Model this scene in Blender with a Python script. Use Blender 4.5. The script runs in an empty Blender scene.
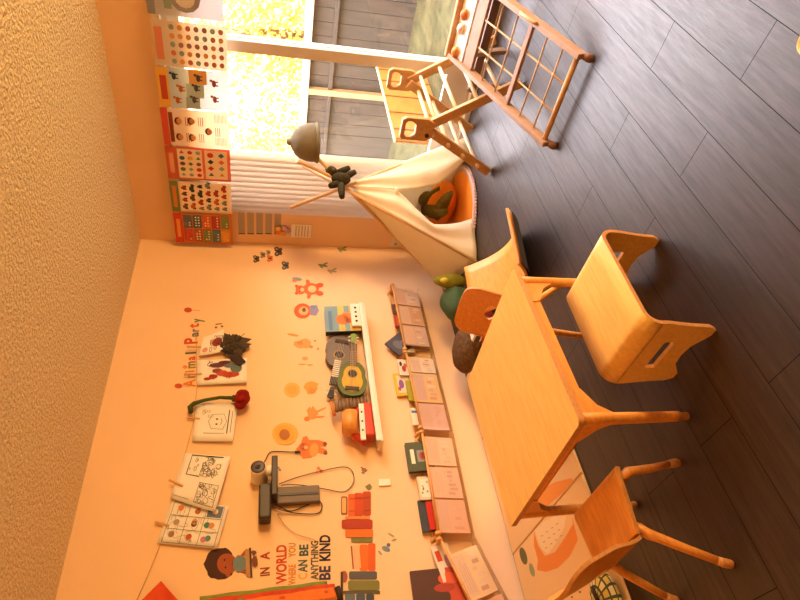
import bpy, bmesh, math, random
from mathutils import Vector, Matrix
from mathutils.geometry import tessellate_polygon
random.seed(7)
S = bpy.context.scene
COL = S.collection
PI = math.pi

# ------------------------------------------------------------------ camera
CAM = Vector((-3.77832, -3.35140, 1.44197)); FPX = 580.662
_p, _r, _y = .225315561, .0159999155, .816104276
_f = Vector((math.cos(_y)*math.cos(_p), math.sin(_y)*math.cos(_p), -math.sin(_p)))
_ri = Vector((math.sin(_y), -math.cos(_y), 0)); _up = _ri.cross(_f)
RIGHT = math.cos(_r)*_ri + math.sin(_r)*_up
UP = -math.sin(_r)*_ri + math.cos(_r)*_up
FWD = _f
cd = bpy.data.cameras.new('camera'); co = bpy.data.objects.new('camera', cd); COL.objects.link(co)
cd.sensor_fit = 'HORIZONTAL'; cd.sensor_width = 36; cd.lens = 36*FPX/800; cd.clip_start = .05; cd.clip_end = 200
m = Matrix.Identity(4)
for i, v in enumerate((-UP, RIGHT, -FWD)):          # the phone was held on its side
    for j in range(3): m[j][i] = v[j]
m.translation = CAM; co.matrix_world = m
S.camera = co

def ray(px, py):
    return FWD + RIGHT*((300-py)/FPX) - UP*((px-400)/FPX)
def hit(px, py, ax, val):
    d = ray(px, py); return CAM + d*((val-CAM[ax])/d[ax])
def wp(px, py, o=0.): return hit(px, py, 1, -o)      # a point on the picture wall
def np_(px, py, o=0.): return hit(px, py, 0, -o)     # a point on the window wall
def fp(px, py, z=0.): return hit(px, py, 2, z)       # a point on the floor

# ------------------------------------------------------------------ materials
def lin(h):
    if isinstance(h, str):
        h = h.lstrip('#'); c = [int(h[i:i+2], 16)/255 for i in (0, 2, 4)]
    else: c = h
    return tuple(x/12.92 if x <= .04045 else ((x+.055)/1.055)**2.4 for x in c) + (1,)
MC = {}
def mat(name, col, rough=.6, spec=.35, var=.0, scale=30, bump=0., bscale=120, stretch=None, trans=0, metal=0, coat=0):
    if name in MC: return MC[name]
    M = bpy.data.materials.new(name); M.use_nodes = True; MC[name] = M
    nt = M.node_tree; b = nt.nodes['Principled BSDF']; L = nt.links.new
    c = lin(col); b.inputs['Base Color'].default_value = c
    b.inputs['Roughness'].default_value = rough; b.inputs['Specular IOR Level'].default_value = spec
    b.inputs['Metallic'].default_value = metal; b.inputs['Coat Weight'].default_value = coat
    if var or bump:
        tc = nt.nodes.new('ShaderNodeTexCoord'); mp = nt.nodes.new('ShaderNodeMapping'); L(tc.outputs['Object'], mp.inputs[0])
        if stretch: mp.inputs['Scale'].default_value = stretch
    if var:
        n = nt.nodes.new('ShaderNodeTexNoise'); n.inputs['Scale'].default_value = scale; n.inputs['Detail'].default_value = 5
        L(mp.outputs[0], n.inputs['Vector'])
        r = nt.nodes.new('ShaderNodeValToRGB'); L(n.outputs[0], r.inputs[0])
        r.color_ramp.elements[0].position = .3; r.color_ramp.elements[1].position = .7
        r.color_ramp.elements[0].color = tuple(x*(1-var) for x in c[:3])+(1,)
        r.color_ramp.elements[1].color = tuple(min(1, x*(1+var)) for x in c[:3])+(1,)
        L(r.outputs[0], b.inputs['Base Color'])
    if bump:
        n2 = nt.nodes.new('ShaderNodeTexNoise'); n2.inputs['Scale'].default_value = bscale; n2.inputs['Detail'].default_value = 4
        L(mp.outputs[0], n2.inputs['Vector'])
        bp = nt.nodes.new('ShaderNodeBump'); bp.inputs['Strength'].default_value = bump; bp.inputs['Distance'].default_value = .03 if name == 'popcorn_ceiling' else .01
        L(n2.outputs[0], bp.inputs['Height']); L(bp.outputs[0], b.inputs['Normal'])
    if trans:
        t = nt.nodes.new('ShaderNodeBsdfTranslucent'); t.inputs[0].default_value = c
        mx = nt.nodes.new('ShaderNodeMixShader'); mx.inputs[0].default_value = trans
        L(b.outputs[0], mx.inputs[1]); L(t.outputs[0], mx.inputs[2]); L(mx.outputs[0], nt.nodes['Material Output'].inputs[0])
    return M
def glass(name, col=(1, 1, 1), gl=.1, rough=.02):
    if name in MC: return MC[name]
    M = bpy.data.materials.new(name); M.use_nodes = True; MC[name] = M
    nt = M.node_tree; nt.nodes.clear(); L = nt.links.new
    o = nt.nodes.new('ShaderNodeOutputMaterial'); t = nt.nodes.new('ShaderNodeBsdfTransparent'); g = nt.nodes.new('ShaderNodeBsdfGlossy')
    t.inputs[0].default_value = (*col, 1); g.inputs['Roughness'].default_value = rough
    fr = nt.nodes.new('ShaderNodeLayerWeight'); fr.inputs[0].default_value = .12
    mu = nt.nodes.new('ShaderNodeMath'); mu.operation = 'MULTIPLY_ADD'; mu.inputs[1].default_value = .5; mu.inputs[2].default_value = gl*.3
    L(fr.outputs['Fresnel'], mu.inputs[0])
    mx = nt.nodes.new('ShaderNodeMixShader'); L(mu.outputs[0], mx.inputs[0]); L(t.outputs[0], mx.inputs[1]); L(g.outputs[0], mx.inputs[2])
    L(mx.outputs[0], o.inputs[0]); return M

def K(hexcol, rough=.65):                             # plain printed / painted colour
    return mat('paint_'+hexcol.strip('#')+('' if rough == .65 else str(rough)), hexcol, rough)

BIRCH = mat('birch_plywood', '#f4c468', .38, .45, .10, 9, 0, stretch=(1, 7, 7))
BIRCH2 = mat('beech_wood', '#e39a44', .42, .45, .12, 12, 0, stretch=(1, 6, 6))
PLYEDGE = mat('plywood_edge', '#c98f52', .6, .3, .2, 60, 0, stretch=(1, 1, 5))
CLIMB = mat('climber_wood', '#c79c66', .5, .35, .12, 10, 0, stretch=(1, 5, 5))
RUNG = mat('rung_wood', '#ead0a4', .45, .4, .08, 20)
RAMP = mat('ramp_plywood', '#b07230', .45, .4, .16, 5, 0, stretch=(1, 4, 1))
GRAYALU = mat('door_frame_aluminium', '#d3c8bb', .45, .4)
WHITEP = mat('white_paint', '#f3ead9', .5, .4)
PAPER = mat('paper', '#fffaf0', .8, .2, trans=.15)
BLACKP = mat('black_plastic', '#2a2320', .4, .4)
CANVAS = mat('cotton_canvas', '#fff4d8', .9, .1, .03, 14, .25, 160, trans=.42)
POLEW = mat('pine_pole', '#d9ae74', .55, .3, .1, 15)

# ------------------------------------------------------------------ mesh builder
class MB:
    def __init__(s): s.v = []; s.f = []; s.m = []; s.s = []; s.mats = []
    def mi(s, m):
        if m not in s.mats: s.mats.append(m)
        return s.mats.index(m)
    def add(s, vs, fs, m, smooth=False):
        n = len(s.v); k = s.mi(m); s.v += [Vector(v) for v in vs]
        for f in fs: s.f.append([i+n for i in f]); s.m.append(k); s.s.append(smooth)
        return s
    def box(s, c, d, m, R=None):
        R = R or Matrix.Identity(3); c = Vector(c); h = [x/2 for x in d]
        vs = [c + R @ Vector((sx*h[0], sy*h[1], sz*h[2])) for sx in (-1, 1) for sy in (-1, 1) for sz in (-1, 1)]
        return s.add(vs, [(0, 1, 3, 2), (4, 6, 7, 5), (0, 4, 5, 1), (2, 3, 7, 6), (0, 2, 6, 4), (1, 5, 7, 3)], m)
    def beam(s, a, b, w, t, m, side=(0, 0, 1)):        # a rectangular bar from a to b; t is measured along `side`
        a, b = Vector(a), Vector(b); z = (b-a).normalized(); y = Vector(side); y = (y - z*y.dot(z)).normalized(); x = y.cross(z)
        R = Matrix((x, y, z)).transposed()
        return s.box((a+b)/2, (w, t, (b-a).length), m, R)
    def prism(s, pts, o, ex, ey, depth, m, holes=(), side=None, both=True):
        o, ex, ey = Vector(o), Vector(ex), Vector(ey); ez = ex.cross(ey)
        loops = [pts]+list(holes); flat = [p for l in loops for p in l]
        tri = tessellate_polygon([[Vector((p[0], p[1], 0)) for p in l] for l in loops]); n = len(flat)
        P = [o+ex*p[0]+ey*p[1] for p in flat]
        if depth == 0:
            return s.add(P, [tuple(t) for t in tri], m)
        # orient triangles
        top = []
        for t in tri:
            a, b, c = (flat[i] for i in t)
            if (b[0]-a[0])*(c[1]-a[1])-(b[1]-a[1])*(c[0]-a[0]) < 0: t = (t[0], t[2], t[1])
            top.append(tuple(t))
        s.add([p+ez*depth for p in P]+P, top+[tuple(i+n for i in reversed(t)) for t in top], m)
        vs = []; fs = []
        for l, lp in enumerate(loops):
            k = len(lp); b0 = len(vs); ar = sum(lp[i][0]*lp[(i+1) % k][1]-lp[(i+1) % k][0]*lp[i][1] for i in range(k))
            for p in lp: q = o+ex*p[0]+ey*p[1]; vs += [q, q+ez*depth]
            for i in range(k):
                j = (i+1) % k; f = (b0+2*i, b0+2*j, b0+2*j+1, b0+2*i+1)
                if (ar > 0) != (l == 0): f = f[::-1]
                fs.append(f)
        return s.add(vs, fs, side or m)
    def tube(s, pts, r, m, seg=10, cap=True, closed=False, flat=1.):
        pts = [Vector(p) for p in pts]; n = len(pts); rr = r if isinstance(r, (list, tuple)) else [r]*n
        vs = []; fs = []; prev = None
        for i, p in enumerate(pts):
            if closed: t = (pts[(i+1) % n]-pts[i-1])
            else: t = (pts[min(i+1, n-1)]-pts[max(i-1, 0)])
            t.normalize()
            if prev is None:
                a = Vector((0, 0, 1)) if abs(t.z) < .9 else Vector((1, 0, 0)); x = t.cross(a).normalized()
            else: x = (prev-t*prev.dot(t)).normalized()
            prev = x; y = t.cross(x)
            vs += [p+(x*math.cos(2*PI*k/seg)+y*math.sin(2*PI*k/seg)*flat)*rr[i] for k in range(seg)]
        for i in range(n if closed else n-1):
            for k in range(seg):
                a = i*seg; b = ((i+1) % n)*seg; k2 = (k+1) % seg
                fs.append((a+k, a+k2, b+k2, b+k))
        s.add(vs, fs, m, True)
        if cap and not closed:
            s.add(vs[:seg], [tuple(reversed(range(seg)))], m); s.add(vs[-seg:], [tuple(range(seg))], m)
        return s
    def lathe(s, prof, o, m, ax=(0, 0, 1), seg=20, smooth=True):
        o = Vector(o); z = Vector(ax).normalized(); a = Vector((1, 0, 0)) if abs(z.x) < .9 else Vector((0, 1, 0))
        x = (a-z*a.dot(z)).normalized(); y = z.cross(x); vs = []; fs = []
        for r, h in prof: vs += [o+z*h+(x*math.cos(2*PI*k/seg)+y*math.sin(2*PI*k/seg))*max(r, 1e-4) for k in range(seg)]
        for i in range(len(prof)-1):
            for k in range(seg):
                k2 = (k+1) % seg; fs.append((i*seg+k, i*seg+k2, (i+1)*seg+k2, (i+1)*seg+k))
        fs.append(tuple(reversed(range(seg)))); fs.append(tuple(range((len(prof)-1)*seg, len(prof)*seg)))
        return s.add(vs, fs, m, smooth)
    def ell(s, c, r, m, R=None, nu=16, nv=10, warp=None):
        R = R or Matrix.Identity(3); c = Vector(c); vs = []; fs = []
        for j in range(nv+1):
            th = PI*j/nv
            for i in range(nu):
                ph = 2*PI*i/nu; d = Vector((math.sin(th)*math.cos(ph), math.sin(th)*math.sin(ph), math.cos(th)))
                k = warp(d) if warp else 1
                vs.append(c+R @ Vector((d.x*r[0]*k, d.y*r[1]*k, d.z*r[2]*k)))
        for j in range(nv):
            for i in range(nu):
                i2 = (i+1) % nu; fs.append((j*nu+i, (j+1)*nu+i, (j+1)*nu+i2, j*nu+i2))
        return s.add(vs, fs, m, True)
    def grid(s, fn, nu, nv, m, thick=0, smooth=True, edge=None):
        vs = [Vector(fn(i/nu, j/nv)) for j in range(nv+1) for i in range(nu+1)]; W = nu+1
        fs = [(j*W+i, j*W+i+1, (j+1)*W+i+1, (j+1)*W+i) for j in range(nv) for i in range(nu)]
        if not thick: return s.add(vs, fs, m, smooth)
        ns = [Vector((0, 0, 0)) for _ in vs]
        for f in fs:
            n = (vs[f[1]]-vs[f[0]]).cross(vs[f[3]]-vs[f[0]])
            if n.length > 0: n.normalize()
            for i in f: ns[i] += n
        w = [v-(n.normalized() if n.length > 0 else n)*thick for v, n in zip(vs, ns)]
        s.add(vs, fs, m, smooth); s.add(w, [f[::-1] for f in fs], m, smooth)
        rim = [i for i in range(W)]+[j*W+nu for j in range(1, nv+1)]+[nv*W+i for i in range(nu-1, -1, -1)]+[j*W for j in range(nv-1, 0, -1)]
        k = len(rim); vv = []
        for i in rim: vv += [vs[i], w[i]]
        s.add(vv, [(2*i, 2*i+1, 2*((i+1) % k)+1, 2*((i+1) % k)) for i in range(k)], edge or m); return s
    def text(s, txt, o, ex, ey, size, m, depth=.0012, align='CENTER', bold=.0):
        c = bpy.data.curves.new('t', 'FONT'); c.body = txt; c.size = 1; c.align_x = align; c.align_y = 'CENTER'; c.resolution_u = 3; c.offset = bold
        ob = bpy.data.objects.new('t', c); me = bpy.data.meshes.new_from_object(ob)
        ex, ey = Vector(ex), Vector(ey); ez = ex.cross(ey); o = Vector(o)
        s.add([o+(ex*v.co.x+ey*v.co.y)*size+ez*depth for v in me.vertices], [tuple(p.vertices) for p in me.polygons], m)
        bpy.data.objects.remove(ob); bpy.data.curves.remove(c); bpy.data.meshes.remove(me); return s
    def xf(s, M, start=0):
        for i in range(start, len(s.v)): s.v[i] = M @ s.v[i]
        return s

ROOT = {}
def obj(name, mb, parent=None, bevel=0, seg=2, local=False):
    me = bpy.data.meshes.new(name); r = parent
    while r is not None and r.parent is not None: r = r.parent
    org = Vector((0, 0, 0))
    if not local:
        if r is not None: Mi = ROOT[r.name].inverted(); vs = [Mi @ v for v in mb.v]
        else:
            xs = [[v[i] for v in mb.v] for i in range(3)]
            org = Vector(((min(xs[0])+max(xs[0]))/2, (min(xs[1])+max(xs[1]))/2, min(xs[2]))); vs = [v-org for v in mb.v]
    else: vs = mb.v
    me.from_pydata(vs, [], mb.f)
    for mt in mb.mats: me.materials.append(mt)
    me.polygons.foreach_set('material_index', mb.m); me.polygons.foreach_set('use_smooth', mb.s)
    bm = bmesh.new(); bm.from_mesh(me); bmesh.ops.remove_doubles(bm, verts=bm.verts, dist=1e-6); bm.to_mesh(me); bm.free(); me.update()
    o = bpy.data.objects.new(name, me); COL.objects.link(o)
    if parent is not None: o.parent = parent
    else: o.location = org; ROOT[o.name] = Matrix.Translation(org)
    if bevel:
        b = o.modifiers.new('bevel', 'BEVEL'); b.width = bevel; b.segments = seg; b.limit_method = 'ANGLE'; b.angle_limit = math.radians(50)
    return o
def tag(o, label, cat, group=None, kind=None):
    o['label'] = label; o['category'] = cat
    if group: o['group'] = group
    if kind: o['kind'] = kind
    return o
def thing(name, label, cat, loc, rz=0, group=None, M=None):
    o = bpy.data.objects.new(name, None); COL.objects.link(o); o.empty_display_size = .05
    M = M or (Matrix.Translation(Vector(loc)) @ Matrix.Rotation(rz, 4, 'Z')); o.matrix_world = M; ROOT[o.name] = M
    return tag(o, label, cat, group)
def struct(name, mb, parent=None, bevel=0):
    o = obj(name, mb, parent, bevel)
    if parent is None: o['kind'] = 'structure'
    return o
def copy_tree(o, parent=None):
    c = o.copy(); COL.objects.link(c)
    if parent is not None: c.parent = parent; c.matrix_parent_inverse = o.matrix_parent_inverse
    for ch in list(o.children): copy_tree(ch, c)
    return c
def rz(a): return Matrix.Rotation(a, 3, 'Z')
X, Y, Z = Vector((1, 0, 0)), Vector((0, 1, 0)), Vector((0, 0, 1))
def rrect(w, h, r, n=5, cx=0, cy=0):
    P = []
    for k, (sx, sy) in enumerate(((1, 1), (-1, 1), (-1, -1), (1, -1))):
        for i in range(n+1):
            a = PI/2*k+PI/2*i/n; P.append((cx+sx*(w/2-r)+r*math.cos(a), cy+sy*(h/2-r)+r*math.sin(a)))
    return P
def circ(cx, cy, rx, ry=None, n=18, rot=0):
    ry = ry or rx; c, s_ = math.cos(rot), math.sin(rot)
    return [(cx+rx*math.cos(2*PI*i/n)*c-ry*math.sin(2*PI*i/n)*s_, cy+rx*math.cos(2*PI*i/n)*s_+ry*math.sin(2*PI*i/n)*c) for i in range(n)]

# ================================================================== SETTING
def floor_mat():
    M = bpy.data.materials.new('dark_plank_floor'); M.use_nodes = True; nt = M.node_tree; L = nt.links.new; b = nt.nodes['Principled BSDF']
    tc = nt.nodes.new('ShaderNodeTexCoord'); mp = nt.nodes.new('ShaderNodeMapping'); L(tc.outputs['Object'], mp.inputs[0])
    mp.inputs['Location'].default_value = (FL_OFF[0], FL_OFF[1], 0)
    br = nt.nodes.new('ShaderNodeTexBrick'); L(mp.outputs[0], br.inputs[0])
    br.offset = .37; br.offset_frequency = 2; br.inputs['Scale'].default_value = 1
    br.inputs['Brick Width'].default_value = 1.22; br.inputs['Row Height'].default_value = .184
    br.inputs['Mortar Size'].default_value = .0016; br.inputs['Mortar Smooth'].default_value = .1; br.inputs['Bias'].default_value = 0
    br.inputs['Color1'].default_value = lin('#180802'); br.inputs['Color2'].default_value = lin('#1f0c05'); br.inputs['Mortar'].default_value = lin('#0c0605')
    m2 = nt.nodes.new('ShaderNodeMapping'); m2.inputs['Scale'].default_value = (1.6, 22, 1); L(tc.outputs['Object'], m2.inputs[0])
    n = nt.nodes.new('ShaderNodeTexNoise'); n.inputs['Scale'].default_value = 2.4; n.inputs['Detail'].default_value = 8; n.inputs['Roughness'].default_value = .7; L(m2.outputs[0], n.inputs['Vector'])
    rp = nt.nodes.new('ShaderNodeValToRGB'); L(n.outputs[0], rp.inputs[0])
    rp.color_ramp.elements[0].position = .32; rp.color_ramp.elements[1].position = .72
    rp.color_ramp.elements[0].color = (.55, .55, .55, 1); rp.color_ramp.elements[1].color = (1.35, 1.3, 1.25, 1)
    mx = nt.nodes.new('ShaderNodeMix'); mx.data_type = 'RGBA'; mx.blend_type = 'MULTIPLY'; mx.inputs[0].default_value = 1
    L(br.outputs[0], mx.inputs[6]); L(rp.outputs[0], mx.inputs[7]); L(mx.outputs[2], b.inputs['Base Color'])
    b.inputs['Roughness'].default_value = .42; b.inputs['Specular IOR Level'].default_value = .95
    b.inputs['Coat Weight'].default_value = .15; b.inputs['Coat Roughness'].default_value = .62
    n3 = nt.nodes.new('ShaderNodeTexNoise'); n3.inputs['Scale'].default_value = 7; n3.inputs['Detail'].default_value = 8; L(m2.outputs[0], n3.inputs['Vector'])
    rr = nt.nodes.new('ShaderNodeMapRange'); L(n3.outputs[0], rr.inputs[0]); rr.inputs[3].default_value = .36; rr.inputs[4].default_value = .62; L(rr.outputs[0], b.inputs['Roughness'])
    iv = nt.nodes.new('ShaderNodeMapRange'); L(br.outputs['Fac'], iv.inputs[0]); iv.inputs[3].default_value = 1.0; iv.inputs[4].default_value = .1
    gr = nt.nodes.new('ShaderNodeMapRange'); L(n.outputs[0], gr.inputs[0]); gr.inputs[1].default_value = .3; gr.inputs[2].default_value = .7; gr.inputs[3].default_value = .68; gr.inputs[4].default_value = 1.15; 
    mm = nt.nodes.new('ShaderNodeMath'); mm.operation = 'MULTIPLY'; L(iv.outputs[0], mm.inputs[0]); L(gr.outputs[0], mm.inputs[1]); L(mm.outputs[0], b.inputs['Specular IOR Level'])
    ad = nt.nodes.new('ShaderNodeMath'); ad.operation = 'MULTIPLY_ADD'; L(br.outputs['Fac'], ad.inputs[0]); ad.inputs[1].default_value = -1; L(n3.outputs[0], ad.inputs[2])
    bp = nt.nodes.new('ShaderNodeBump'); bp.inputs['Strength'].default_value = .25; bp.inputs['Distance'].default_value = .004; L(ad.outputs[0], bp.inputs['Height']); L(bp.outputs[0], b.inputs['Normal'])
    return M
FL_OFF = (.17, .096)
XB, YB, H = -5.6, -5.6, 2.44
WALLM = mat('cream_wall_paint', '#f2cda0', .75, .25, .02, 3, .05, 260)
CEILM = mat('popcorn_ceiling', '#f8dcb4', .95, .1, .22, 62, 1.0, 55)
FLM = floor_mat()
fb = MB().box(((XB)/2, YB/2, -.05), (-XB+.3, -YB+.3, .1), FLM)
fo = struct('floor', fb)
struct('ceiling', MB().box((XB/2, YB/2, H+.05), (-XB+.3, -YB+.3, .1), CEILM))
struct('wall_left', MB().box((XB/2, .06, H/2), (-XB+.3, .12, H), WALLM))
DY0, DY1, DZ = -.42, -4.2, 2.12                       # the sliding door opening, widened out of view to let in more skylight
wm = MB()
wm.box((.06, DY0/2, H/2), (.12, -DY0, H), WALLM); wm.box((.06, (DY1+YB)/2, H/2), (.12, DY1-YB, H), WALLM)
wm.box((.06, (DY0+DY1)/2, (DZ+H)/2), (.12, DY0-DY1, H-DZ), WALLM)
struct('wall_right', wm)
DARKW = mat('dim_bounce_brown', '#ac7a50', .75, .25, .02, 3)  # brown picked to cut light bounced off these unseen walls, deepening shade
struct('wall_rear', MB().box((XB-.06, YB/2, H/2), (.12, -YB+.2, H), DARKW))
struct('wall_near', MB().box((XB/2, YB-.06, H/2), (-XB+.2, .12, H), DARKW))

# sliding glass door
dr = bpy.data.objects.new('door_1', None); COL.objects.link(dr); dr['kind'] = 'structure'; ROOT[dr.name] = Matrix.Identity(4)
fm = MB()
fm.box((.06, (DY0+DY1)/2, DZ-.025), (.11, DY0-DY1, .05), GRAYALU); fm.box((.06, (DY0+DY1)/2, .02), (.11, DY0-DY1, .04), GRAYALU)
fm.box((.06, DY0-.02, DZ/2), (.11, .04, DZ-.1), GRAYALU); fm.box((.06, DY1+.02, DZ/2), (.11, .04, DZ-.1), GRAYALU)
struct('door_frame', fm, dr, .004)
GL = glass('door_glass', (.97, .98, .97))
for nm, ya, yb, xc in (('fixed_panel', DY0-.04, -1.69, .085), ('sliding_panel', -1.61, -2.93, .04), ('fixed_panel', -2.86, DY1+.04, .085)):  # third panel is added out of view, for more skylight
    q = MB(); w = .075; zz0, zz1 = .04, DZ-.05
    for yc in (ya-w/2, yb+w/2): q.box((xc, yc, (zz0+zz1)/2), (.04, w, zz1-zz0), GRAYALU)
    q.box((xc, (ya+yb)/2, zz1-w/2), (.04, ya-yb-2*w, w), GRAYALU); q.box((xc, (ya+yb)/2, zz0+.095), (.04, ya-yb-2*w, .19), GRAYALU)
    po = struct(nm, q, dr, .003)
    g = MB().box((xc, (ya+yb)/2, (zz0+.19+zz1-w)/2), (.006, ya-yb-2*w, zz1-zz0-.19-w), GL); struct('glass_pane', g, po)

# vertical blinds bunched at the corner side of the door
bl = thing('vertical_blind', 'cream vertical blinds bunched beside the glass door', 'blind', (-.06, -.6, .06))
BLM = mat('blind_vinyl', '#f0e8dc', .5, .3, trans=.5)
obj('headrail', MB().box((-.04, -1.65, 2.11), (.05, 2.6, .04), WHITEP), bl, .004)
for i in range(11):
    yy = -.42-.047*i; a = math.radians(38+random.uniform(-4, 4))
    s_ = MB(); R = rz(a)
    s_.grid(lambda u, v: Vector((-.05, yy, .05+2.02*v))+R @ Vector(((.006-.024*(u-.5)**2), (u-.5)*.085, 0)), 4, 1, BLM, .0015)
    obj('slat', s_, bl)

# ================================================================== OUTSIDE
GRASS = mat('lawn', '#4e4a30', .95, .1, .35, 6, .6, 40)
struct('ground', MB().box((9.12, 0, -.06), (18, 30, .1), GRASS))
FEN = mat('weathered_fence_board', '#4c453c', .8, .2, .14, 6, .3, 30, stretch=(4, 4, .6))
fe = thing('fence', 'grey wooden board fence with a top rail on the lawn outside', 'fence', (2.35, 0, -.01))
q = MB(); yy = -5.
while yy < 5:
    q.box((2.36+random.uniform(-.004, .004), yy, .515), (.02, .137, 1.03), FEN); yy += .142
obj('boards', q, fe)
obj('top_rail', MB().box((2.34, 0, 1.07), (.12, 10, .075), mat('fence_cap', '#a99d90', .7, .3, .1, 5, stretch=(4, .5, 4))), fe, .005)
obj('lower_rail', MB().box((2.325, 0, .80), (.05, 10, .04), FEN), fe)
for yy in (-3.1, -.98+.76, 2.2): obj('post', MB().box((2.31, yy, .52), (.07, .06, 1.05), mat('fence_post', '#b08a5e', .7, .3, .1, 5)), fe)
LEAVES = [mat('leaf_%d' % i, c, .6, .2, trans=.6) for i, c in enumerate(('#d8b455', '#e8cc78', '#b8a050', '#f2dc98'))]
BARK = mat('bark', '#6b5540', .9, .1, .3, 12)
for k, (tx, ty, lab) in enumerate(((5.2, -1.7, 'yellow autumn tree beyond the fence at the right edge of the glass'), (5.6, .6, 'yellow autumn tree beyond the fence behind the middle door stile'), (5.3, 2.9, 'yellow autumn tree beyond the fence behind the blinds'))):
    t = thing('tree', lab, 'tree', (tx, ty, -.02), group='autumn trees beyond the fence')
    obj('trunk', MB().tube([(tx, ty, -.02), (tx+.05, ty, 1), (tx, ty+.06, 2.4)], [.12, .09, .05], BARK, 8), t)
    lv = MB()
    for i in range(5200):
        d = Vector((random.gauss(0, 1), random.gauss(0, 1), random.gauss(0, 1))).normalized()*random.random()**.4
        c = Vector((tx+d.x*1.2, ty+d.y*1.14, 1.5+d.z*1.5)); sz = random.uniform(.03, .07)
        a = Vector((random.gauss(0, 1), random.gauss(0, 1), random.gauss(0, 1))).normalized(); b = a.orthogonal().normalized(); b2 = a.cross(b)
        lv.add([c-b*sz, c+b2*sz*.55, c+b*sz, c-b2*sz*.55], [(0, 1, 2, 3)], LEAVES[i % 4])
    obj('foliage', lv, t)

# ================================================================== POSTERS
PX_ = -.075
def quadmap(o, ex, ey):
    return lambda pts: [(Vector(o)+Vector(ex)*p[0]+Vector(ey)*p[1]) for p in pts]
def flat(mb, P, m, lift=Vector((0, 0, 0))):           # a filled outline lying on a sheet
    tri = tessellate_polygon([[Vector(p) for p in P]])
    mb.add([Vector(p)+lift for p in P], [tuple(t) for t in tri], m)
def sheet(mb, P, m, nrm, th=.0012):
    P = [Vector(p) for p in P]; n = len(P); nv = Vector(nrm)*th
    tri = tessellate_polygon([P]); mb.add(P+[p+nv for p in P], [tuple(reversed(t)) for t in tri]+[tuple(i+n for i in t) for t in tri]+[(i, (i+1) % n, n+(i+1) % n, n+i) for i in range(n)], m)
NV = Vector((-1, 0, 0)); WV = Vector((0, -1, 0))
posters = [  # top edge x (left px), bottom px, y range px, header, paper, name
    (148, 224, -26, 22, '#8d8f9a', '#d9d6d8', 'grey alphabet poster nearest the right edge above the glass door', 'rings'),
    (156, 228, 27, 72, '#d98a6a', '#f0e2d0', 'pale poster with rows of small pictures, second from the right edge', 'rows'),
    (160, 229, 73, 112, '#e8b44a', '#dfe6e6', 'yellow and pale blue poster of animal pictures', 'animals'),
    (164, 230, 113, 149, '#d4553c', '#fbe9d6', 'red-headed poster of faces and word lists', 'faces'),
    (168, 231, 150, 182, '#dc5f40', '#e98a68', 'red poster of coloured shapes on two cream panels', 'shapes'),
    (172, 232, 184, 214, '#7f8a44', '#fbe9cf', 'green-edged poster of vehicles in rows', 'vehicles'),
    (176, 233, 215, 245, '#d2452f', '#e8a060', 'poster of ten coloured number squares nearest the corner', 'grid'),
]
PC = ['#c8412f', '#3f6f8f', '#5f8a4a', '#e0a63a', '#7a4a6a', '#2f3f4f', '#e07a4a', '#8fb0b8']
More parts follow.
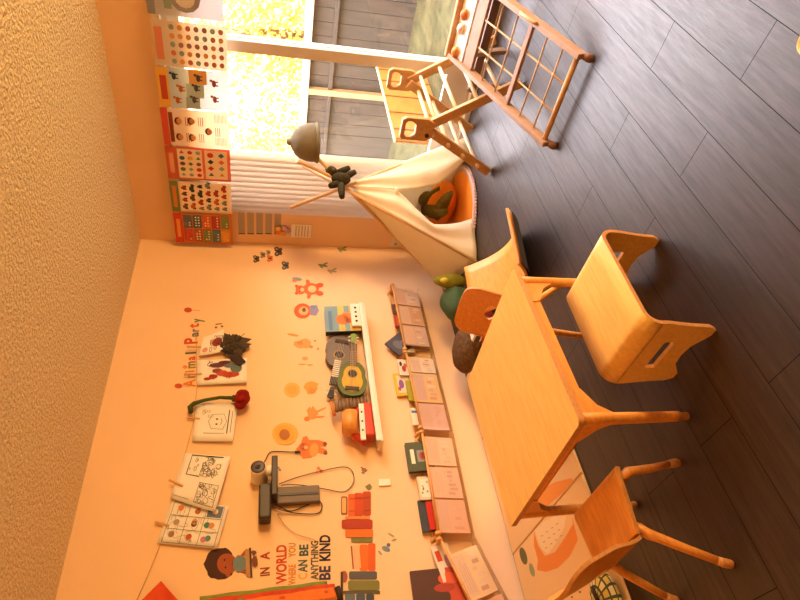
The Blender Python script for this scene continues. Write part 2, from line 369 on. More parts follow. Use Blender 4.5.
def poster(a):
    xt, xb, y0, y1, hd, pp, lab, kind = a
    P00 = np_(xb, y1, -PX_); P10 = np_(xb+(-1), y0, -PX_); top = np_(xt+1, y1, -PX_)
    z0 = P00.z; z1 = top.z; ya, yb = P00.y, P10.y
    if ya > -.05: ya = -.05
    mb = MB(); w = ya-yb; h = z1-z0
    o = Vector((PX_, ya, z0)); ex = Vector((0, -1, 0)); ey = Vector((0, 0, 1))
    f = lambda u, v, l=0: o+ex*(u*w)+ey*(v*h)+NV*(.0014+.0004*l)
    R = lambda u0, v0, u1, v1, c, l=1: flat(mb, [f(u0, v0, l), f(u1, v0, l), f(u1, v1, l), f(u0, v1, l)], K(c))
    E = lambda cu, cv, ru, rv, c, l=2, n=12: flat(mb, [f(cu+ru*math.cos(2*PI*i/n), cv+rv*math.sin(2*PI*i/n), l) for i in range(n)], K(c))
    sheet(mb, [o, o+ex*w, o+ex*w+ey*h, o+ey*h], mat('sheet_'+pp.strip('#'), pp, .7, .2, trans=.5), NV)
    rd = random.Random(int(z0*1000)+int(y0)+50)
    if kind == 'rings':
        R(0, .9, 1, 1, hd); E(.4, .5, .3, .2, '#9a98a4'); E(.4, .5, .2, .13, pp, 3); R(.15, .68, .4, .78, '#8fa59a'); R(.55, .35, .8, .5, '#e09a94')
    if kind == 'rows':
        R(.15, .87, .85, .97, hd)
        for r in range(7):
            for c in range(5): E(.13+.185*c, .08+.11*r, .06, .035, rd.choice(['#c07a5a', '#8fa6a8', '#d9a05a', '#a07a78']))
    if kind == 'animals':
        R(0, .84, 1, 1, hd); R(.2, .87, .8, .96, '#c5533a', 2); R(0, .42, .3, .62, '#a9c4d0'); R(.3, .35, .65, .6, '#b8d3dc'); R(.65, .3, 1, .55, '#e9b56a')
        for c, v in ((.2, .74), (.5, .68), (.8, .76), (.25, .5), (.55, .46), (.8, .42), (.3, .2), (.7, .2)):
            col = rd.choice(['#b5553a', '#3f4f68', '#c97a3a', '#5a5a6a'])
            E(c, v, .09, .03, col, 3); E(c+.07, v+.04, .035, .022, col, 3); R(c-.06, v-.06, c-.03, v, col, 3); R(c+.03, v-.06, c+.06, v, col, 3)
    if kind == 'faces':
        R(0, .9, 1, 1, hd); R(.1, .83, .9, .89, '#8a3a2a', 2)
        for c, v in ((.25, .74), (.68, .74), (.45, .3), (.25, .55), (.7, .55)):
            E(c, v+.02, .1, .05, '#5a3326'); E(c, v, .08, .04, '#d99468', 3)
            for k in range(3): R(c-.12, v-.1-.03*k, c+.12, v-.088-.03*k, '#a87860', 2)
        for k in range(9): R(.08, .05+.02*k, .3, .056+.02*k, '#a87860'); R(.7, .05+.02*k, .92, .056+.02*k, '#a87860')
    if kind == 'shapes':
        R(.2, .88, .8, .95, '#f0b08a'); R(.06, .44, .94, .82, '#fbe6cf'); R(.06, .05, .94, .4, '#fbe6cf')
        for r in range(3):
            for c in range(5):
                E(.16+.17*c, .5+.125*r, .06, .042, rd.choice(PC), 3, rd.choice([3, 4, 5, 14]))
        for r in range(2):
            for c in range(4): E(.2+.2*c, .14+.17*r, .075, .05, rd.choice(PC), 3, rd.choice([3, 4, 4, 14]))
    if kind == 'vehicles':
        R(0, .86, 1, 1, hd); R(.15, .9, .85, .96, '#d98a4a', 2); R(.06, .04, .94, .84, pp, 2)
        for r in range(6):
            u = .1
            while u < .82:
                ww = rd.uniform(.1, .26); c = rd.choice(['#b03a2a', '#33414f', '#c9683a', '#6a4a3a', '#7f8a90'])
                v = .09+.13*r; R(u, v, u+ww, v+.05, c, 3); R(u+ww*.2, v+.05, u+ww*.7, v+.075, c, 3); E(u+ww*.2, v, .022, .014, '#2a2420', 4, 8); E(u+ww*.8, v, .022, .014, '#2a2420', 4, 8); u += ww+.06
    if kind == 'grid':
        R(0, .86, 1, 1, hd); R(.2, .9, .8, .96, '#f0a04a', 2)
        cs = ['#e0a040', '#7a8a4a', '#5a7a88', '#a83a2f', '#7a8a52', '#d96a3a', '#b06040', '#4a6a80', '#c8503a', '#6a6a7a']
        for i in range(10):
            r, c = divmod(i, 2); u0, v0 = .06+.46*c, .05+.16*r; R(u0, v0, u0+.42, v0+.145, cs[i], 2)
            [E(u0+.08+.09*(k % 4), v0+.045+.05*(k//4), .025, .016, '#f6ead0', 3, 8) for k in range(1+i % 8)]
    tag(obj('poster', mb), lab, 'poster', 'learning posters above the glass door')
for a in posters: poster(a)

def grow(mb, P, axis, m, lift): flat(mb, P, m, lift)

# grey strips, card and socket on the short wall beside the blinds
for i in range(5):
    px0 = 238.5+8.9*i; a, b = np_(px0, 234, .002), np_(px0+6.6, 234, .002); c = np_(px0+3, 208, .002)
    mb = MB(); th = Vector((0, .0, 0))
    sheet(mb, [Vector((-.002, c.y, b.z)), Vector((-.002, c.y, a.z)), Vector((-.002, a.y, a.z)), Vector((-.002, a.y, b.z))][::-1], K('#b3a899'), NV)
    flat(mb, [Vector((-.0036, a.y-.012, a.z)), Vector((-.0036, a.y-.012, b.z)), Vector((-.0036, a.y, b.z)), Vector((-.0036, a.y, a.z))], K('#5a5048'))
    tag(obj('chart_strip', mb), ['top', 'second from the top', 'middle', 'second from the bottom', 'bottom'][i]+' one of five grey paper strips beside the blinds', 'paper strip', 'grey strips beside the blinds')
a, b = np_(291, 237, .012), np_(312, 225, .012)
cdm = thing('pocket_card', 'white printed card with a lilac top hanging by the corner', 'card', (-.012, (a.y+b.y)/2, b.z))
mb = MB(); sheet(mb, [Vector((-.012, a.y, b.z)), Vector((-.012, b.y, b.z)), Vector((-.012, b.y, a.z)), Vector((-.012, a.y, a.z))], PAPER, NV)
for k in range(5): flat(mb, [Vector((-.0137, a.y-.012-(a.y-b.y-.024)*u, a.z+(b.z-a.z)*(v))) for u, v in ((0, .2+.15*k), (1, .2+.15*k), (1, .25+.15*k), (0, .25+.15*k))], K('#c9b7a5'))
obj('sheet', mb, cdm)
mb = MB(); pc = np_(288, 231, .016)
for k, (dy, dz, c) in enumerate(((0, 0, '#b7a3c8'), (.03, .035, '#e6b04a'), (-.03, .03, '#c9a0b8'), (.02, .075, '#e98a4a'), (-.02, .08, '#e6c060'))):
    mb.ell(pc+Vector((0, dy, dz)), (.008, .028, .026), K(c), nu=10, nv=6)
obj('paper_flower', mb, cdm)
mb = MB(); so = np_(396, 241, .0); mb.box((-.004, so.y, so.z), (.008, .115, .075), WHITEP)
for d in (-.028, .028): mb.box((-.009, so.y+d, so.z), (.003, .034, .03), K('#d8c8b0')); mb.box((-.011, so.y+d-.006, so.z), (.001, .004, .012), BLACKP); mb.box((-.011, so.y+d+.006, so.z), (.001, .004, .012), BLACKP)
tag(obj('wall_socket', mb, bevel=.002), 'white double wall socket low on the wall behind the play tent', 'socket')

# ================================================================== DECALS ON THE PICTURE WALL
# outlines are given as points on the wall seen from the room; W(px) turns them into wall positions
def decal(name, label, cat, shapes, group=None, base=.0006):
    mb = MB(); k = 0
    for c, P in shapes:
        k += 1; P = [wp(*p, base) for p in P]
        ar = sum(P[i].x*P[(i+1) % len(P)].z-P[(i+1) % len(P)].x*P[i].z for i in range(len(P)))
        if ar < 0: P = P[::-1]
        if k == 1: sheet(mb, P, K(c, .8), WV, .0006)
        else: sheet(mb, [p+WV*(.0004*k) for p in P], K(c, .8), WV, .0005)
    return tag(obj(name, mb), label, cat, group)
E_ = lambda x, y, rx, ry, rot=0, n=14: circ(x, y, rx, ry, n, math.radians(rot))
def blob(x, y, rx, ry, seed, amp=.3, n=18):
    r = random.Random(seed); return [(x+rx*math.cos(2*PI*i/n)*(1+r.uniform(-amp, amp)), y+ry*math.sin(2*PI*i/n)*(1+r.uniform(-amp, amp))) for i in range(n)]
for i, (x, y, s, c, l) in enumerate(((256.5, 259, 3.6, '#5a4030', 'dark brown butterfly sticker nearest the ceiling'), (263, 255, 3, '#8a7a6a', 'small grey butterfly sticker beside the dark brown one'), (268.5, 252.5, 2.4, '#9a8a78', 'tiny pale grey butterfly sticker above the orange one'),
        (270, 258.5, 3.4, '#d9703a', 'orange butterfly sticker in the middle of the cluster'), (278.5, 251.5, 4.6, '#5f4a3e', 'largest brown butterfly sticker of the corner cluster'), (285.5, 265.5, 4.2, '#6a6868', 'slate grey butterfly sticker lowest of the cluster'))):
    decal('butterfly_sticker', l, 'sticker', [(c, E_(x-s*.35, y-s*.5, s*.62, s*.5, 25)), (c, E_(x-s*.3, y+s*.52, s*.6, s*.5, -25)), (c, E_(x+s*.42, y-s*.4, s*.42, s*.38, -20)), (c, E_(x+s*.42, y+s*.42, s*.42, s*.38, 20)), ('#b0a090', E_(x-s*.4, y-s*.5, s*.25, s*.18, 25)), ('#b0a090', E_(x-s*.35, y+s*.52, s*.25, s*.18, -25)), ('#3a2c24', E_(x, y, s*.75, s*.13, 5))], 'butterfly stickers by the corner')
for i, (x, y, c, l) in enumerate(((323, 265.5, '#7f8a5a', 'small green leaf sticker above the toy shelf'), (342, 249.5, '#8a9468', 'small green leaf sticker close to the corner'), (332, 271, '#a99a68', 'faint olive sprig sticker above the picture book'))):
    decal('leaf_sticker', l, 'sticker', [(c, E_(x, y, 5, 1.1, 12)), (c, E_(x+2, y-1.5, 3, .9, -25)), (c, E_(x-2, y+1.2, 2.6, .8, 40))], 'leaf stickers')
# animal stickers
decal('animal_sticker', 'orange bear sticker with a small bluebird, nearest the corner', 'sticker', [('#e8703f', E_(311, 289, 8, 6, 0, 20)), ('#e8703f', E_(300.5, 290, 5, 4.6)), ('#d95f34', E_(296.5, 286.3, 1.7, 1.5)), ('#d95f34', E_(296.5, 293.4, 1.7, 1.5)), ('#e8703f', E_(308, 282.8, 2, 3.4, -20)), ('#e8703f', E_(309, 296, 2, 3.2, 20)), ('#d95f34', E_(319.5, 285.5, 4, 2.3, -8)), ('#d95f34', E_(319.5, 293.6, 4, 2.3, 8)), ('#f6c690', E_(312, 289.3, 4.2, 3.4)), ('#f6c690', E_(302.2, 290, 2, 1.9)), ('#6a3a24', E_(299.6, 288.4, .6, .6)), ('#6a3a24', E_(299.6, 291.6, .6, .6)), ('#8f9a9a', E_(297, 279.5, 5, 1.6, 8)), ('#d98a5a', E_(294.5, 281, 2.5, 1.4))], 'animal stickers')
decal('animal_sticker', 'orange maned lion sticker in a lilac shirt', 'sticker', [('#e8643a', E_(302.5, 311, 8.5, 7.6, 0, 20)), ('#f4b47c', E_(303.5, 311, 5, 4.4)), ('#7a5a3a', E_(304, 310, 2, 2.2)), ('#9a8fb0', [(309.5, 306), (317, 305), (319, 311), (316, 316), (310, 315)]), ('#7f8fae', E_(313, 307, 3, 1.6, 10))], 'animal stickers')
decal('animal_sticker', 'faint orange spotted giraffe sticker left of the picture book', 'sticker', [('#f0a768', blob(303, 344, 9, 4.5, 3)), ('#ec9a58', E_(293, 335, 6, 1.2, 10)), ('#e89050', E_(300, 343, 3, 2)), ('#e08a4a', E_(311, 347, 2, 1.3)), ('#e08a4a', E_(318, 349, 1.2, 1)), ('#e08a4a', E_(315, 341, 1.2, 1))], 'animal stickers')
decal('animal_sticker', 'faint pale sun and rabbit sticker in the middle of the wall', 'sticker', [('#f7b662', E_(292, 390, 8, 7.5, 0, 20)), ('#f3a956', E_(292, 390, 5, 4.6)), ('#f2a552', blob(311, 388, 8, 6, 8)), ('#e99648', blob(312, 391, 4, 3, 9))], 'animal stickers')
decal('animal_sticker', 'faint orange deer sticker above the yellow sunflower bear', 'sticker', [('#ee9a52', blob(312, 413, 6, 6, 12)), ('#e98f48', E_(319, 417, 6, 1, -5)), ('#e98f48', E_(321, 410, 6, .9, -25)), ('#e58844', E_(307, 419, 3, 2.4))], 'animal stickers')
decal('animal_sticker', 'faint tiny cloud sticker beside the grey ukulele', 'sticker', [('#f0a866', E_(305, 358.5, 3.2, 1.8)), ('#eca05c', E_(302, 364.5, 4, .8)), ('#eca05c', E_(310, 365, 3, .8))], 'animal stickers')
decal('animal_sticker', 'brown bear sticker with a yellow belly beside a large yellow sunflower', 'sticker', [('#d97f45', [(296, 449), (301, 443), (303, 437), (307, 436), (309, 440), (318, 440), (325, 442), (326, 447), (320, 447), (327, 450), (326, 455), (318, 453), (311, 458), (303, 459), (300, 454)]), ('#e9a052', E_(314, 450, 4.5, 7, 10)), ('#8a4f38', E_(325, 444, 2, 2)), ('#8a4f38', E_(325.5, 453, 2, 2)), ('#c96a42', E_(304, 447, 4.4, 4.2)), ('#f0b070', E_(306, 447.5, 2, 1.8)), ('#4a2a1c', E_(303, 445, .6, .6)), ('#4a2a1c', E_(303, 449, .6, .6)), ('#f4b45a', E_(285, 434, 13, 11, 0, 16)), ('#f0a94a', E_(285, 434, 10, 8.4, 20, 12)), ('#b3743e', E_(284.5, 435, 5.4, 5.6))], 'animal stickers')
for i, (x, y, l) in enumerate(((188, 310, 'red balloon sticker after the word Party'), (178.5, 386, 'red balloon sticker lowest in the animal party lettering'), (185, 367, 'small orange balloon sticker over the word Animal'))):
    decal('balloon_sticker', l, 'sticker', [('#c9502f' if i < 2 else '#e08a52', E_(x, y, 4 if i < 2 else 2.4, 2.5 if i < 2 else 1.8)), ('#b98a5a', [(x+4, y-.2), (x+12, y+.6), (x+12, y+1), (x+4, y+.2)])], 'balloon stickers')
for i, (x, y) in enumerate(((217, 325), (236, 316), (230, 288), (238, 405.5), (248, 424), (237, 463), (246.5, 424))):
    pass
# sticker dots and small blue paper birds low on the wall
decal('bird_sticker', 'blue songbird sticker with small leaves near the book stickers', 'sticker', [('#7a8a98', E_(386, 549, 4.5, 2.6, 25)), ('#5f788c', E_(388.5, 545, 2, 2)), ('#a9a08a', E_(391, 535, 4, .9, 30)), ('#8f9a9a', E_(380, 553, 3, 1, 50)), ('#a9a08a', E_(394, 540, 3, .8, -20))], 'small stickers low on the wall')
decal('flower_sticker', 'small dark flower outline sticker left of the red toy drum', 'sticker', [('#a07a5a', E_(364, 470, 2.6, 2.2)), ('#6a4a3a', E_(362, 468, 1.8, .6, 40)), ('#6a4a3a', E_(366, 471, 1.8, .6, -40)), ('#6a4a3a', E_(363, 473, 1.8, .6, 10))], 'small stickers low on the wall')
decal('flower_sticker', 'small pink flower sticker beside the long cable loop', 'sticker', [('#e0805a', E_(318.5, 468.5, 1.9, 1.9)), ('#d05a4a', E_(321, 471, 1.8, 1.6)), ('#e59a72', E_(317, 472, 1.6, 1.4))], 'small stickers low on the wall')
decal('flower_sticker', 'tiny grey flower sticker under the security camera', 'sticker', [('#9a9490', E_(278.5, 468, 1.4, 1.4)), ('#7a86a0', E_(280, 470, 1.2, 1.2))], 'small stickers low on the wall')
decal('music_note_sticker', 'small brown music note sticker beside the word Party', 'sticker', [('#8a5a38', [(215, 324), (222, 323), (222, 324), (216, 325)]), ('#8a5a38', E_(216, 327.5, 1.4, 1)), ('#8a5a38', E_(222, 326.5, 1.4, 1)), ], 'small stickers low on the wall')

# lettering decals
EX, EZ = Vector((1, 0, 0)), Vector((0, 0, 1))
def lettering(name, label, words, group=None):
    a = words[0][1]; o0 = wp(*a)
    t = thing(name, label, 'lettering', (o0.x, 0, o0.z-.05), group=group)
    for txt, p0, p1, size, col in words:
        A, B = wp(*p0), wp(*p1); c = (A+B)/2; d = (B-A); L0 = d.length; ex = d.normalized(); ey = Vector((-ex.z, 0, ex.x))
        mb = MB().text(txt, Vector((0, 0, 0)), EX, EZ, 1, K(col, .8), 0, bold=.035)
        xs = [v.x for v in mb.v]; w = max(xs)-min(xs); sx = size if len(txt) == 1 and txt in 'il' else L0/w
        for i, v in enumerate(mb.v): mb.v[i] = c+ex*((v.x-(max(xs)+min(xs))/2)*sx)+ey*(v.z*size)+WV*.0012
        obj('word' if len(txt) > 1 else 'letter', mb, t)
    return t
AP = [('A', (190, 387.5), (190, 379.5), .105, '#dd7a34'), ('n', (190.5, 378), (190.5, 373.8), .085, '#b79a7a'), ('i', (190, 372.6), (190, 370.4), .085, '#d9863c'), ('m', (190.8, 368.5), (190.8, 361.5), .09, '#8a7a3c'), ('a', (191.2, 360.5), (191.2, 356.5), .085, '#d9552f'), ('l', (191.6, 355), (191.6, 351), .10, '#4f5a4a')]
AP += [('P', (191.6, 344), (191.6, 338), .12, '#cc4a2c'), ('a', (194.5, 337), (194.5, 332.5), .085, '#5f7068'), ('r', (195, 331.8), (195, 328.8), .085, '#8a6a9a'), ('t', (194, 328), (194, 323.6), .105, '#d0602c'), ('y', (197, 322.8), (197, 318.6), .095, '#5f7a4a')]
lettering('wall_lettering', 'multicoloured lettering reading Animal Party high on the wall', AP)
lettering('wall_lettering', 'coloured lettering about being kind beside the boy sticker', [
    ('IN', (265.5, 576), (265.5, 567.5), .068, '#8f3f30'), ('A', (265.5, 560), (265.5, 552), .068, '#b0452c'), ('WORLD', (282, 584), (282, 545), .076, '#c64a26'),
    ('WHERE', (292.5, 585), (292.5, 564.5), .053, '#d98a3c'), ('YOU', (292.5, 557.5), (292.5, 543), .053, '#c98a3e'), ('C', (303.3, 579.5), (303.3, 573.5), .068, '#e9a860'), ('AN', (303.3, 572.5), (303.3, 560), .068, '#4f6a62'), ('BE', (304.3, 556), (304.3, 544.5), .068, '#3f5f5a'),
    ('ANYTHING', (315, 580), (315, 541), .056, '#5f5f50'), ('BE', (325.5, 580), (325.5, 566), .083, '#4a3f5a'), ('KIND', (325.5, 561), (325.5, 535), .083, '#2c2c3c')])
# boy decal
decal('boy_sticker', 'sticker of a curly haired boy in a blue shirt hugging a book', 'sticker', [
    ('#4a2c20', blob(220, 564, 15.5, 16.5, 21, .07, 26)), ('#a3552f', E_(227, 564, 10, 10.5, 0, 18)), ('#a3552f', E_(228, 575, 2.4, 2)), ('#4a2c20', E_(224.5, 560, 1, 1.2)), ('#4a2c20', E_(225.5, 567.5, 1, 1.2)), ('#7a3420', [(232.5, 560), (233.6, 564), (232.5, 568), (232, 564)]),
    ('#6f8488', [(233, 561), (238, 555), (246, 558), (247, 563), (246, 569), (238, 573), (233, 568)]), ('#a3552f', [(240, 556), (246, 549), (250, 551), (246, 556)]), ('#a3552f', [(240, 572), (247, 574), (250, 571), (247, 569)]),
    ('#b98a5c', [(245, 550), (250, 549), (251.5, 578), (246.5, 577)]), ('#4a3a34', [(249, 548), (251, 548), (252.5, 578), (250.5, 578)]), ('#7a4a3c', blob(254.5, 562, 3, 6, 5, .3)), ('#7a4a3c', blob(254, 553, 2.4, 2.4, 6, .3))])

# book stack decals (flat stickers of books)
def bk(x0, x1, y0, y1, c): return (c, rrect_px(x0, x1, y0, y1))
def rrect_px(x0, x1, y0, y1):
    return rrect(x1-x0, y1-y0, min(x1-x0, y1-y0)*.22, 3, (x0+x1)/2, (y0+y1)/2)
decal('book_stack_sticker', 'sticker of a stack of orange and red books nearest the cables', 'sticker', [
    ('#b9502e', rrect_px(362.5, 371, 491.5, 516)), ('#c9502c', rrect_px(354, 363, 493, 517)), ('#dd6a30', rrect_px(348, 354.5, 494, 516.5)), ('#8f5a3c', rrect_px(341, 347.5, 496.5, 515)), ('#f0b070', rrect_px(342, 346, 498, 513)), ('#8f3a20', [(363.5, 498), (370, 497), (370, 497.6), (363.5, 498.6)]), ('#8f3a20', [(363.5, 511), (370, 510), (370, 510.6), (363.5, 511.6)]), ('#9a3f22', [(355, 498), (362, 498), (362, 498.6), (355, 498.6)]), ('#b04f24', [(349, 499), (354, 499), (354, 499.6), (349, 499.6)]), ('#b04f24', [(349, 511), (354, 511), (354, 511.6), (349, 511.6)]),
    ('#e08a4a', rrect_px(345, 370, 516.5, 519.5)), ('#b0442c', rrect_px(341.5, 372.5, 520, 529)), ('#e2752f', rrect_px(345, 373, 529.5, 537.5)), ('#7a7a44', rrect_px(351, 372.5, 538, 542.5)), ('#7a7a58', [(365, 487), (369.5, 484), (372, 487.5), (368, 490.5)])], 'book stack stickers')
decal('book_stack_sticker', 'sticker of books with a tilted orange pair above green and blue books', 'sticker', [
    ('#d9652c', rrect_px(368, 375.5, 543.5, 571)), ('#e0742f', rrect_px(359.5, 368, 544.5, 571)), ('#f0b88a', [(351, 546), (359, 545), (361, 568), (353, 569)]), ('#a8552f', [(350.5, 546), (352, 546), (354, 569), (352.5, 569)]),
    ('#5f5f62', rrect_px(349, 377, 571.5, 579.5)), ('#7f8048', rrect_px(348, 379.5, 580.5, 590.5)), ('#5f5a44', rrect_px(343, 380, 591, 594)), ('#4f6070', rrect_px(356, 365, 594, 602)), ('#667482', rrect_px(345, 355, 594, 602)), ('#4a5058', rrect_px(366, 374, 594, 602)), ('#a8604a', E_(344, 577, 3.5, 6)), ('#4f4038', rrect_px(340.5, 343, 572, 600))], 'book stack stickers')

# ================================================================== PAPERS ON THE STRING
CLIP = mat('clothespin_wood', '#d8a566', .6, .3)
INK = K('#5a4a40', .8)
def on_paper(P, y_off):
    """P: four corner pixels (top-left, top-right, bottom-right, bottom-left seen upright)"""
    q = [wp(*p, y_off) for p in P]
    return q, (lambda u, v, l=0: (q[3]*(1-u)+q[2]*u)*(1-v)+(q[0]*(1-u)+q[1]*u)*v+WV*(.0016+.0005*l))
def paper(name, label, P, y_off, draw, curl=.012, group='drawings on the string', cat='drawing'):
    q, f = on_paper(P, y_off); t = thing(name, label, cat, (q[3].x, -y_off, min(a.z for a in q)), group=group)
    mb = MB(); g = lambda u, v: f(u, v)-WV*.0016+WV*(curl*(1-v)**2*(.6+.4*u))
    mb.grid(lambda u, v: g(u, v), 6, 8, PAPER, .0008)
    mb2 = mb
    def F(u, v, l=0): return g(u, v)+WV*(.0009+.0005*l)
    def R(u0, v0, u1, v1, c, l=1):
        nu, nv = 6, 8
        us = sorted({u0, u1} | {i/nu for i in range(nu+1) if u0 < i/nu < u1}); vs = sorted({v0, v1} | {i/nv for i in range(nv+1) if v0 < i/nv < v1})
        for i in range(len(us)-1):
            for j in range(len(vs)-1): mb.add([F(us[i], vs[j], l), F(us[i+1], vs[j], l), F(us[i+1], vs[j+1], l), F(us[i], vs[j+1], l)], [(0, 1, 2, 3)], K(c, .8))
    def E(cu, cv, ru, rv, c, l=3, n=12): flat(mb, [F(cu+ru*math.cos(2*PI*i/n), cv+rv*math.sin(2*PI*i/n), l) for i in range(n)], K(c, .8))
    def L(pts, w=.0014, c='#5a4a40'):
        mb.tube([F(*p, 2) for p in pts], w, K(c, .8), 4)
    draw(R, E, L); obj('sheet', mb, t); return t
def clip(px0, px1, label, off=.02):
    a, b = wp(*px0, off), wp(*px1, off); d = (b-a).normalized()
    t = thing('clothespin', label, 'clothespin', b, group='clothespins on the string')
    for k, s in ((0, .004), (1, -.004)): obj('jaw', MB().beam(a+WV*s, b+WV*(s*.4), .009, .005, CLIP, WV), t)
def scrib(L, u0, v0, u1, v1, n, seed, c='#5a4a40', w=.0011):
    r = random.Random(seed)
    for i in range(n):
        cu, cv = r.uniform(u0, u1), r.uniform(v0, v1); k = r.randint(5, 8); ru, rv = r.uniform(.03, .12)*(u1-u0)*1.6, r.uniform(.03, .12)*(v1-v0)*1.4; a0 = r.random()*6
        L([(min(u1, max(u0, cu+ru*math.cos(a0+j*.9))), min(v1, max(v0, cv+rv*math.sin(a0+j*.9)))) for j in range(k)], w, c)
def dr_hero2(R, E, L):
    E(.35, .33, .12, .18, '#b5452f'); E(.3, .68, .09, .09, '#b03a28'); E(.42, .5, .12, .12, '#c0503a'); E(.22, .8, .06, .07, '#a83a2a'); E(.6, .22, .2, .12, '#5f7478'); E(.72, .35, .1, .12, '#6a6f78'); E(.52, .6, .1, .1, '#8a4a4a')
    E(.85, .45, .08, .13, '#5a3038'); E(.75, .6, .1, .16, '#6a3a40'); L([(.7, .75), (.78, .8), (.86, .76), (.9, .68)], .002, '#7a4a7a'); scrib(L, .62, .55, .95, .8, 7, 4, '#6a4068', .002); scrib(L, .2, .3, .5, .8, 5, 5, '#8a2f28', .002)
def dr_monster(R, E, L):
    pass
def dr_face(R, E, L):
    L([(.3, .3), (.32, .58), (.5, .66), (.68, .58), (.7, .3), (.5, .22), (.3, .3)], .0012); E(.43, .46, .02, .03, '#3a2c24'); E(.56, .46, .02, .03, '#3a2c24'); L([(.42, .36), (.5, .33), (.58, .36)]); L([(.2, .18), (.8, .18)], .003); L([(.22, .1), (.78, .1)])
    L([(.2, .75), (.2, .25)]); scrib(L, .6, .55, .95, .9, 5, 9, '#7a6a5a', .0009)
def dr_two(R, E, L):
    L([(.08, .62), (.08, .97), (.1, .97)], .001); L([(.55, .55), (.55, .83), (.97, .83), (.97, .15)], .0028, '#3a2c24'); L([(.06, .08), (.06, .5), (.44, .5), (.44, .08), (.06, .08)], .0014)
    scrib(L, .08, .1, .44, .48, 26, 2); scrib(L, .56, .15, .95, .55, 28, 3); scrib(L, .6, .6, .94, .8, 5, 8)
def dr_comic(R, E, L):
    for k in range(4): L([(.03, .06+.293*k), (.97, .06+.293*k)], .001)
    for k in range(4): L([(.03+.313*k, .06), (.03+.313*k, .94)], .001)
    R(.69, .08, .96, .33, '#6f7f9a', 1)
    for cu, cv, c in ((.83, .2, '#e8d8b0'), (.5, .2, '#d99a6a'), (.5, .5, '#6a4a3a'), (.55, .5, '#d9a070'), (.8, .5, '#b96a4a'), (.84, .8, '#e0823a'), (.2, .2, '#5f8f98'), (.17, .27, '#c98a9a'), (.5, .28, '#4f8a72'), (.2, .52, '#c0603a'), (.5, .8, '#b0a090'), (.22, .82, '#a07a6a')): E(cu, cv, .07, .05, c, 3)
    scrib(L, .05, .1, .95, .9, 16, 6, '#7a5a48', .0007)
OFF = .022
paper('colored_drawing', 'white sheet with red and blue scribbled figures clipped on the string', [(197, 385), (197, 360), (247, 359), (247, 383)], OFF, dr_hero2)
# paper with a big dark shape hanging behind the words
t = paper('colored_drawing', 'cut paper with a red scribble and a big dark ragged cut-out pinned on it', [(199, 356), (203, 337), (224, 330), (224, 352)], .03, lambda R, E, L: (E(.5, .3, .2, .22, '#8f3a34'), scrib(L, .1, .1, .9, .6, 6, 3, '#a0503f', .0018), E(.25, .8, .12, .12, '#e0a090')))
mb = MB(); rg = random.Random(5)
BL = blob(233, 345, 14, 10, 17, .22, 44)
sheet(mb, [wp(*p, .036) for p in BL][::-1], K('#3f342c', .9), WV, .002)
sheet(mb, [wp(*p, .0385) for p in [(224, 333), (232, 336), (236, 334), (241, 337), (252, 339), (246, 343), (252, 344), (245, 348), (241, 355), (236, 352), (232, 356), (228, 349), (222, 345)]][::-1], K('#4a3c30', .9), WV, .0015)
sheet(mb, [wp(*p, .0385) for p in [(227, 352), (240, 355), (246, 362), (240, 366), (231, 361)]][::-1], K('#3a2c26', .9), WV, .0015)
for k in range(26):
    x, y = 222+rg.random()*22, 336+rg.random()*16; a = wp(x, y, .041); mb.tube([a, a+Vector((rg.uniform(-.03, .03), -.004, rg.uniform(-.03, .03))), a+Vector((rg.uniform(-.05, .05), 0, rg.uniform(-.05, .05)))], .002, K(rg.choice(['#2c241e', '#54483a', '#3c3a34']), .9), 4)
obj('ragged_cutout', mb, t)
paper('line_drawing', 'sheet with a small pencilled face beside the hanging red rose', [(192, 441), (197, 402), (238, 404), (233, 442)], .02, dr_face)
paper('line_drawing', 'large tilted sheet of two ink pictures, topmost of the overlapping pair', [(170, 498), (185, 453), (231, 458), (215, 513)], .034, dr_two, .02)
paper('comic_page', 'sheet ruled into nine small coloured pictures, lowest on the string', [(157, 543), (172, 500), (229, 507), (217, 549)], .016, dr_comic, .012)
clip((187, 417.5), (200, 419), 'wooden clothespin on the sheet with the rose')
clip((169, 480), (183, 486), 'wooden clothespin on the large tilted sheet', .04)
clip((155, 522), (169, 525.5), 'wooden clothespin on the sheet of nine pictures')
clip((187, 346.5), (201, 347), 'wooden clothespin on the ragged cut-out sheet', .036)
clip((184, 374.5), (202, 374), 'wooden clothespin on the scribbled figures sheet', .026)
tag(obj('string', MB().tube([wp(196, 330, .012), wp(197, 385, .012), wp(194, 420, .012), wp(178, 482, .012), wp(160, 545, .012), wp(150, 570, .012), wp(136, 602, .012)], .0018, K('#c9a06a'), 5)), 'thin string carrying the drawings across the wall', 'string')
# felt rose
rs = thing('fabric_rose', 'red fabric rose with a thick green stem hanging on the string', 'flower', wp(240, 399, .05))
STEM = mat('felt_green', '#4f5a30', .9, .1, .15, 30)
obj('stem', MB().tube([wp(191, 413, .03), wp(190, 407, .04), wp(194, 403.5, .05), wp(205, 400, .055), wp(220, 397.5, .055), wp(232, 398, .055)], [.013, .017, .015, .011, .011, .013], STEM, 8), rs)
mb = MB(); c = wp(242, 399.5, .06); RD = mat('felt_red', '#8f241c', .9, .1, .15, 30)
mb.ell(c+Vector((0, -.012, 0)), (.05, .036, .052), RD)
for k in range(11):
    a = k*2.4; r = .012+.0032*k
    mb.ell(c+Vector((r*math.cos(a)*1.05, -.012+r*math.sin(a)*.5, .0+r*math.sin(a*1.3)*1.05)), (.034, .024, .036), RD, rz(a), 10, 7)
obj('bloom', mb, rs)
obj('sepal', MB().ell(wp(233.5, 398.5, .057), (.026, .02, .014), STEM, None, 10, 6), rs)

